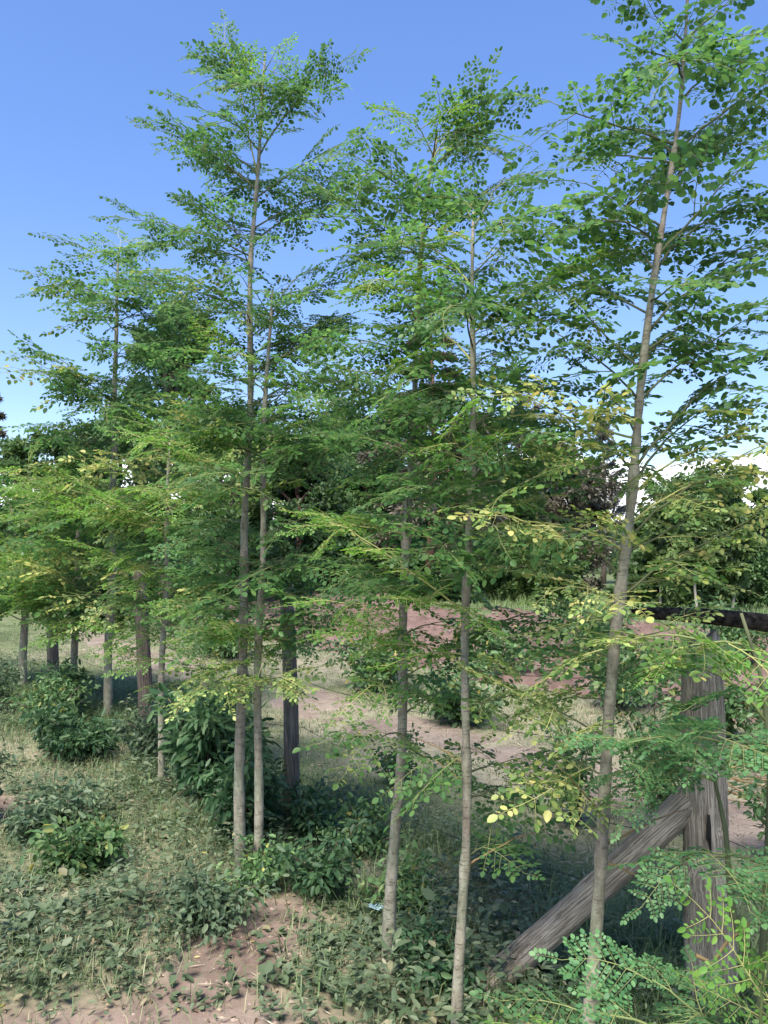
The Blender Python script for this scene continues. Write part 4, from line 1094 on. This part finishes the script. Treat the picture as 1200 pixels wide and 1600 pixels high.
# pebbles and crumbs of earth on the bare patch
C = scatter(2600, lambda x, y: bare_mask(x, y) * (1 - sstep(-.2, .2, fence_s(x, y))), -4, 2, .9, 6.5, rg, 1.2)
sz = rg.uniform(.003, .013, len(C))
V = C[:, None, :] + oc[None] * sz[:, None, None] * rg.uniform(.6, 1.3, (len(C), 6, 3))
idx = (np.arange(len(C)) * 6)[:, None, None] + of[None]
tag(link('earth_crumbs', mesh_np('earth_crumbs', V.reshape(-1, 3), [idx.reshape(-1, 3)], [soil_mat('crumb_earth', (0.26, 0.19, 0.15), (0.50, 0.40, 0.34), 14)], None, False)),
    'crumbs of dry earth on the bare patch of the verge', 'earth crumbs', kind='stuff')
# tall grass at the far edge of the ploughed ground
def tall_d(x, y):
    s = fence_s(x, y) + .5 * noise(x, y, .6, 1)
    return sstep(12.5, 14.0, s) * (.5 + .5 * sstep(-.3, .3, noise(x, y, .4, 1)))
C = scatter(42000, tall_d, -10, 28, 9, 40, rg, 1.0)
V, pol = blades(C, rg.uniform(.12, .55, len(C)) * (.7 + .5 * noise(C[:, 0], C[:, 1], .8, 1)), rg.uniform(.2, 1.4, len(C)), rg.uniform(.004, .010, len(C)), rg)
tag(link('tall_grass', mesh_np('tall_grass', V, pol, [M['lush']])), 'tall green grass along the far edge of the ploughed ground', 'grass', kind='stuff')

# small litter on the verge
M['yl'] = flat_mat('fallen_yellow', (.55, .38, .06), .6)
for x, y, a, lab in ((-1.48, 3.12, .4, 'yellow fallen leaf on the weeds at the left edge'), (-.80, 3.52, 1.9, 'yellow fallen leaf on the pale weed mound')):
    V, pol = leaves(np.array([[0, 0, 0.]]), np.array([[math.cos(a), math.sin(a), .15]]), np.array([[.2, -.5, 1.]]), .032, .02, 8, .2, .3)
    o = link('fallen_leaf', mesh_np('fallen_leaf', V, pol, [M['yl']]), loc=(x, y, gz(x, y) + (.06 if x < -1 else .24)))
    sm = o.modifiers.new('t', 'SOLIDIFY'); sm.thickness = .002
    tag(o, lab, 'leaf')
rgs = np.random.default_rng(5)
gv = np.array([[i / 7 - .5, j / 5 - .5, 0] for j in range(6) for i in range(8)]) * np.array([.075, .045, 1]); gv[:, 2] = rgs.uniform(0, .018, len(gv))
gi = np.array([[j * 8 + i, j * 8 + i + 1, j * 8 + i + 9, j * 8 + i + 8] for j in range(5) for i in range(7)])
o = link('plastic_scrap', mesh_np('plastic_scrap', gv, [gi], [flat_mat('blue_plastic', (.22, .34, .40), .5)]), loc=(-.03, 3.42, gz(-.03, 3.42) + .07))
o.modifiers.new('t', 'SOLIDIFY').thickness = .001
tag(o, 'crumpled pale blue plastic scrap in the weeds by the leaning sapling', 'plastic scrap')

# dry brush behind the fence, broken twig before the post
rgb_ = np.random.default_rng(77)
pile = thing('brush_pile', (2.55, 5.3, gz(2.55, 5.3)), 'heap of dry broken stalks on the soil right of the cracked post', 'brush pile')
for k in range(38):
    a = rgb_.uniform(0, 6.28); L = rgb_.uniform(.3, .9); c = np.array([rgb_.normal(0, .35), rgb_.normal(0, .3), rgb_.uniform(.02, .22)])
    d = np.array([math.cos(a), math.sin(a), rgb_.uniform(-.15, .35)]) * L / 2
    V, pol = tube(bez(c - d, c + rgb_.standard_normal(3) * .06, c + d, 6), np.linspace(.008, .003, 6), 5)
    V[:, 2] = np.maximum(V[:, 2], .004)
    link('stalk', mesh_np('stalk', V, pol, [M['stem_dry'] if k % 2 else M['twig']]), pile)
V, pol = tube([(0, 0, 0), (.045, 0, -.022), (.09, .01, .03), (.17, .03, .075), (.19, .03, .07)], [.006, .006, .005, .004, .004], 6)
tw = link('broken_twig', mesh_np('broken_twig', V, pol, [M['stem_dry']]), loc=(.86, 2.19, gz(.86, 2.2) + .52))
tag(tw, 'brown broken twig caught in front of the post, bent in a V', 'twig')

# ------------------------------------------------------------------ background trees
M['bg_bark'] = bark_mat('bg_bark', (.09, .07, .055), (.20, .16, .13), (2, 2, 1), .3)
M['bg_bark_red'] = bark_mat('bg_bark_red', (.12, .065, .05), (.22, .13, .10), (2, 2, 1), .3)
M['bg_bark_pale'] = bark_mat('bg_bark_pale', (.25, .22, .18), (.42, .38, .33), (2, 2, 1), .2)
M['bg_dark'] = leaf_mat('bg_dark', [(0, (.036, .078, .030)), (.6, (.062, .122, .045)), (1, (.11, .18, .065))], .35)
M['bg_mid'] = leaf_mat('bg_mid', [(0, (.05, .10, .035)), (.6, (.085, .155, .052)), (1, (.14, .21, .07))], .35)
M['bg_light'] = leaf_mat('bg_light', [(0, (.07, .125, .04)), (.6, (.11, .18, .06)), (1, (.18, .25, .09))], .3)
M['bg_grey_hazed'] = leaf_mat('bg_grey_hazed', [(0, (.15, .155, .135)), (.6, (.23, .23, .20)), (1, (.30, .30, .25))], .25)  # distance haze is put into this pale grey foliage colour
M['bg_conifer'] = leaf_mat('bg_conifer', [(0, (.06, .072, .042)), (.5, (.115, .112, .08)), (1, (.20, .17, .135))], .2)

def bg_tree(label, x, y, h, w_, n, ll, mat, seed, trunk_r=.15, clear=.25, clumps=14, bark='bg_bark', name='tree', asp=.55, spread=1.0, group='trees behind the field', flat=.6, csize=.34, top=1.0):
    rg = np.random.default_rng(seed)
    z = gz(x, y) - .05
    root = thing(name, (x, y, z), label, 'tree', group)
    b = Buf()
    tz = np.linspace(0, h * .86, 9)
    tx = np.cumsum(rg.standard_normal(9)) * .012 * h; ty = np.cumsum(rg.standard_normal(9)) * .012 * h
    tx -= tx[0]; ty -= ty[0]
    b.add(*tube(np.stack([tx, ty, tz], 1), np.linspace(trunk_r, trunk_r * .2, 9), 8, True, .05, rg))
    cl = []
    for c in range(clumps):
        f = clear + (1 - clear) * ((c + rg.uniform(.2, .8)) / clumps)
        prof = math.sin(math.pi * min(1, max(.12, (f - clear) / (1 - clear) * .82 + .14))) ** .7 if top == 1.0 else (1.05 - (f - clear) / (1 - clear)) ** .8
        a = c * 2.4 + rg.uniform(-.5, .5)
        rr = w_ * prof * rg.uniform(.35, .85) * spread
        q = np.array([math.cos(a) * rr + np.interp(f * h, tz, tx), math.sin(a) * rr + np.interp(f * h, tz, ty), f * h])
        s = np.array([np.interp(f * h * .75, tz, tx), np.interp(f * h * .75, tz, ty), f * h * .75])
        b.add(*tube(bez(s, (s + q) / 2 + np.array([0, 0, .05 * h]), q, 5), np.linspace(trunk_r * .4, trunk_r * .1, 5), 5))
        cl.append((q, w_ * csize * rg.uniform(.7, 1.3)))
    link('trunk', b.mesh('trunk', [M[bark]]), root)
    m = n // len(cl)
    C = []; D = []
    for q, r in cl:
        # each clump is itself made of tufts, so the outline stays ragged
        tu = rg.standard_normal((9, 3)); tu /= np.linalg.norm(tu, axis=1, keepdims=True)
        tu = tu * r * rg.uniform(.35, 1.05, (9, 1)) * np.array([1, 1, .62])
        pick = rg.integers(0, 9, m)
        v = rg.standard_normal((m, 3)) * r * .24
        C.append(q + tu[pick] + v * np.array([1, 1, .7]))
        D.append(tu[pick] / r + rg.standard_normal((m, 3)) * .7 - np.array([0, 0, .25]))
    C = np.concatenate(C); D = np.concatenate(D)
    L = ll * rg.uniform(.6, 1.4, len(C))
    V, pol = leaves(C, D, rg.standard_normal((len(C), 3)) * flat + np.array([0, 0, 1]), L, L * asp, 4, .1, .1)
    link('crown', mesh_np('crown', V, pol, [mat]), root)
    return root

def conifer(label, x, y, h, w_, seed, mat, layers=26, n=9000, bark='bg_bark', droop=.25, group='trees behind the field', start=.2, ll=.22):
    rg = np.random.default_rng(seed)
    z = gz(x, y) - .05
    root = thing('conifer_tree', (x, y, z), label, 'tree', group)
    b = Buf()
    b.add(*tube(np.stack([.02 * h * np.sin(np.linspace(0, 3, 8)), np.zeros(8), np.linspace(0, h, 8)], 1), np.linspace(.20, .02, 8), 8))
    C = []; D = []
    per = n // layers
    for k in range(layers):
        f = start + (1 - start) * k / layers
        ln = w_ * (1.02 - f) ** .75 * rg.uniform(.55, 1.1) / (1 - start) ** .75
        a = k * 2.4 + rg.uniform(-.4, .4)
        p0 = np.array([.02 * h * math.sin(f * 3), 0, f * h]); d = np.array([math.cos(a), math.sin(a), 0])
        P = bez(p0, p0 + d * ln * .5 + np.array([0, 0, ln * .16]), p0 + d * ln + np.array([0, 0, ln * (.12 - droop)]), 7)
        b.add(*tube(P, np.linspace(.045, .01, 7), 5))
        t = rg.uniform(.2, 1, per) ** .8 * 6; i = np.minimum(5, t.astype(int)); p = P[i] + (P[i + 1] - P[i]) * (t - i)[:, None]
        lat = np.array([-d[1], d[0], 0])
        off = rg.standard_normal((per, 1)) * lat * ln * .16 * (1.2 - t[:, None] / 6)
        C.append(p + off + rg.standard_normal((per, 3)) * np.array([.05, .05, .09]) * ln * .45)
        D.append(d * .7 + np.sign(off @ lat)[:, None] * lat * .6 + rg.standard_normal((per, 3)) * .4 - np.array([0, 0, .15]))
    C = np.concatenate(C); D = np.concatenate(D)
    L = ll * rg.uniform(.6, 1.4, len(C))
    link('trunk', b.mesh('trunk', [M[bark]]), root)
    V, pol = leaves(C, D, rg.standard_normal((len(C), 3)) * .6 + np.array([0, 0, 1]), L, L * .28, 4, .1, .1)
    link('crown', mesh_np('crown', V, pol, [mat]), root)
    return root

bg_tree('tall dark tree rising behind the layered far-left moringa', -4.68, 17.0, 7.38 - gz(-4.68, 17.0), 1.33, 22000, 0.140, M['bg_dark'], 201, clear=0.2, clumps=20, trunk_r=0.16)
conifer('dark sparse conifer cut by the left edge', -15.46, 30.0, 8.46 - gz(-15.46, 30.0), 1.25, 202, M['bg_conifer'], n=5000)
bg_tree('dense dark tree low at the left edge', -12.64, 26.0, 5.56 - gz(-12.64, 26.0), 1.89, 18000, 0.173, M['bg_mid'], 203, clear=0.05)
bg_tree('dark bushy tree behind the left moringa saplings', -9.87, 24.0, 5.86 - gz(-9.87, 24.0), 1.62, 18000, 0.162, M['bg_mid'], 204, clear=0.05)
bg_tree('dense green tree filling the gap left of the tallest moringa', -4.71, 22.0, 5.69 - gz(-4.71, 22.0), 1.60, 22000, 0.162, M['bg_mid'], 205, clear=0.05, clumps=18)
bg_tree('dark rounded tree right of the tallest moringa trunk', -2.94, 26.0, 5.56 - gz(-2.94, 26.0), 2.30, 24000, 0.173, M['bg_dark'], 206, clear=0.08, clumps=18, bark='bg_bark_red')
bg_tree('dark tree with reddish trunk below the brownish conifer', -0.36, 29.0, 6.38 - gz(-0.36, 29.0), 2.11, 20000, 0.184, M['bg_dark'], 207, clear=0.12, clumps=16, bark='bg_bark_red')
conifer('tall brownish-grey conifer with level branches behind the middle saplings', 1.56, 27.0, 10.78 - gz(1.56, 27.0), 3.71, 208, M['bg_conifer'], layers=40, n=24000, bark='bg_bark_red', start=0.12)
conifer('pale feathery tree behind the yellowing branches', 8.22, 46.0, 12.70 - gz(8.22, 46.0), 2.37, 209, M['bg_grey_hazed'], n=9000, droop=-0.35, layers=34, ll=0.36)
conifer('slender pale feathery tree just left of the nearest trunk', 13.62, 48.0, 10.62 - gz(13.62, 48.0), 1.92, 210, M['bg_grey_hazed'], n=8000, droop=-0.4, layers=34, ll=0.36)
bg_tree('grey-brown bushy tree behind the nearest trunk', 9.22, 38.0, 6.27 - gz(9.22, 38.0), 2.57, 18000, 0.216, M['bg_conifer'], 211, clear=0.05)
bg_tree('dark green tree between the middle saplings and nearest trunk', 4.69, 33.0, 5.51 - gz(4.69, 33.0), 2.57, 22000, 0.194, M['bg_dark'], 212, clear=0.06)
bg_tree('dark tree right of the nearest trunk below the cloud', 13.07, 34.0, 5.12 - gz(13.07, 34.0), 2.19, 20000, 0.184, M['bg_mid'], 213, clear=0.05)
bg_tree('open-crowned tall tree against the white cloud at the right', 19.50, 42.0, 6.65 - gz(19.50, 42.0), 1.83, 10000, 0.259, M['bg_dark'], 214, clear=0.35, clumps=9, csize=0.36, trunk_r=0.16)
bg_tree('dark tree cut by the right edge', 14.51, 29.0, 3.58 - gz(14.51, 29.0), 1.66, 18000, 0.173, M['bg_dark'], 215, clear=0.04)
bg_tree('shady dark tree at the field edge, right of the nearest trunk', 9.91, 29.0, 3.34 - gz(9.91, 29.0), 1.51, 16000, 0.162, M['bg_mid'], 216, clear=0.05)
bg_tree('slender pale-stemmed sapling at the field edge, left one of three', 8.25, 23.0, 3.17 - gz(8.25, 23.0), 0.62, 5200, 0.162, M['bg_light'], 220, clear=0.3, clumps=11, trunk_r=0.045, bark='bg_bark_pale', csize=0.5)
bg_tree('slender pale-stemmed sapling at the field edge, middle one of three', 8.90, 22.0, 3.19 - gz(8.90, 22.0), 0.59, 5200, 0.162, M['bg_light'], 221, clear=0.3, clumps=11, trunk_r=0.045, bark='bg_bark_pale', csize=0.5)
bg_tree('slender pale-stemmed sapling at the field edge, right one of three', 10.13, 22.5, 2.95 - gz(10.13, 22.5), 0.61, 5200, 0.162, M['bg_light'], 222, clear=0.3, clumps=11, trunk_r=0.045, bark='bg_bark_pale', csize=0.5)
bg_tree('tall dense tree behind the gap between tallest and leaning moringa', -2.08, 31.0, 7.50 - gz(-2.08, 31.0), 2.74, 22000, 0.184, M['bg_mid'], 241, clear=0.05, clumps=20)
bg_tree('broad dark tree standing behind the brownish conifer at its left', 0.69, 33.0, 8.02 - gz(0.69, 33.0), 2.92, 22000, 0.194, M['bg_dark'], 242, clear=0.05, clumps=20)
bg_tree('broad green tree standing behind the brownish conifer at its right', 3.74, 33.0, 7.60 - gz(3.74, 33.0), 3.09, 22000, 0.194, M['bg_mid'], 243, clear=0.05, clumps=20)
bg_tree('grey-green tree between the two pale feathery trees', 7.84, 36.0, 7.08 - gz(7.84, 36.0), 2.81, 20000, 0.205, M['bg_conifer'], 244, clear=0.05, clumps=18)
bg_tree('dense tree behind the twin pale trunks', -4.58, 28.0, 6.69 - gz(-4.58, 28.0), 2.33, 20000, 0.173, M['bg_dark'], 245, clear=0.05, clumps=18)
bg_tree('dense tree left of the tall dark tree behind the saplings', -9.30, 27.0, 6.85 - gz(-9.30, 27.0), 2.11, 20000, 0.173, M['bg_mid'], 246, clear=0.05, clumps=18)
bg_tree('low dark tree behind the slender pale-stemmed saplings', 14.04, 33.0, 4.27 - gz(14.04, 33.0), 2.06, 18000, 0.184, M['bg_dark'], 247, clear=0.04, clumps=16)
bg_tree('light green bush at the field edge behind the middle saplings', 4.49, 27.0, 2.32 - gz(4.49, 27.0), 1.26, 10000, 0.162, M['bg_light'], 230, clear=0.02, name='bush', trunk_r=0.05)
bg_tree('green bush at the field edge left of the nearest trunk', 5.61, 25.0, 2.06 - gz(5.61, 25.0), 1.04, 10000, 0.151, M['bg_mid'], 231, clear=0.02, name='bush', trunk_r=0.05)
bg_tree('low green bush at the field edge under the brownish conifer', 2.39, 25.0, 1.85 - gz(2.39, 25.0), 0.91, 8000, 0.151, M['bg_mid'], 232, clear=0.02, name='bush', trunk_r=0.05)
bg_tree('low dark bush at the field edge under the dark rounded tree', -1.19, 26.0, 2.18 - gz(-1.19, 26.0), 1.22, 10000, 0.162, M['bg_mid'], 233, clear=0.02, name='bush', trunk_r=0.05)
bg_tree('green bush at the field edge behind the twin pale trunks', -3.59, 24.0, 2.04 - gz(-3.59, 24.0), 1.25, 10000, 0.151, M['bg_mid'], 234, clear=0.02, name='bush', trunk_r=0.05)
bg_tree('green bush at the field edge left of the twin pale trunks', -5.55, 23.0, 2.12 - gz(-5.55, 23.0), 1.20, 10000, 0.151, M['bg_mid'], 235, clear=0.02, name='bush', trunk_r=0.05)
bg_tree('green bush at the field edge behind the far-left saplings', -7.50, 22.0, 2.00 - gz(-7.50, 22.0), 1.26, 10000, 0.151, M['bg_mid'], 236, clear=0.02, name='bush', trunk_r=0.05)
bg_tree('green bush low at the left edge of the field', -9.60, 21.0, 1.98 - gz(-9.60, 21.0), 1.20, 10000, 0.151, M['bg_mid'], 237, clear=0.02, name='bush', trunk_r=0.05)
bg_tree('light bushy growth at the foot of the slender pale-stemmed saplings', 9.08, 23.0, 1.73 - gz(9.08, 23.0), 1.20, 10000, 0.151, M['bg_light'], 250, clear=0.02, name='bush', trunk_r=0.05)
bg_tree('green bush at the field edge just right of the nearest trunk', 8.07, 24.0, 1.68 - gz(8.07, 24.0), 1.00, 10000, 0.151, M['bg_mid'], 251, clear=0.02, name='bush', trunk_r=0.05)
bg_tree('pale green small tree at the field edge right of the nearest trunk', 9.75, 26.0, 3.16 - gz(9.75, 26.0), 1.22, 12000, 0.162, M['bg_light'], 252, clear=0.15)
bg_tree('dark bush at the right edge of the field', 12.05, 25.0, 1.85 - gz(12.05, 25.0), 1.17, 10000, 0.151, M['bg_dark'], 238, clear=0.02, name='bush', trunk_r=0.05)

# far woods that read as one mass, all along the horizon
rg = np.random.default_rng(300)
n = 70000
x = rg.uniform(-170, 170, n); y = 70 + rg.uniform(0, 25, n) + .0012 * x ** 2
hh = 5.0 + 2.2 * noise(x, y * .2, .12, 1) + 1.2 * noise(x, y * .2, .45, 2)
C = np.stack([x, y, ground_h(x, y) + hh * rg.random(n) ** .6], 1)
L = rg.uniform(.5, 1.1, n)
V, pol = leaves(C, rg.standard_normal((n, 3)), rg.standard_normal((n, 3)) + np.array([0, 0, .6]), L, L * .6, 4, .1, .1)
tag(link('far_woods', mesh_np('far_woods', V, pol, [M['bg_dark']])), 'far dark woods along the horizon', 'woods', kind='stuff')
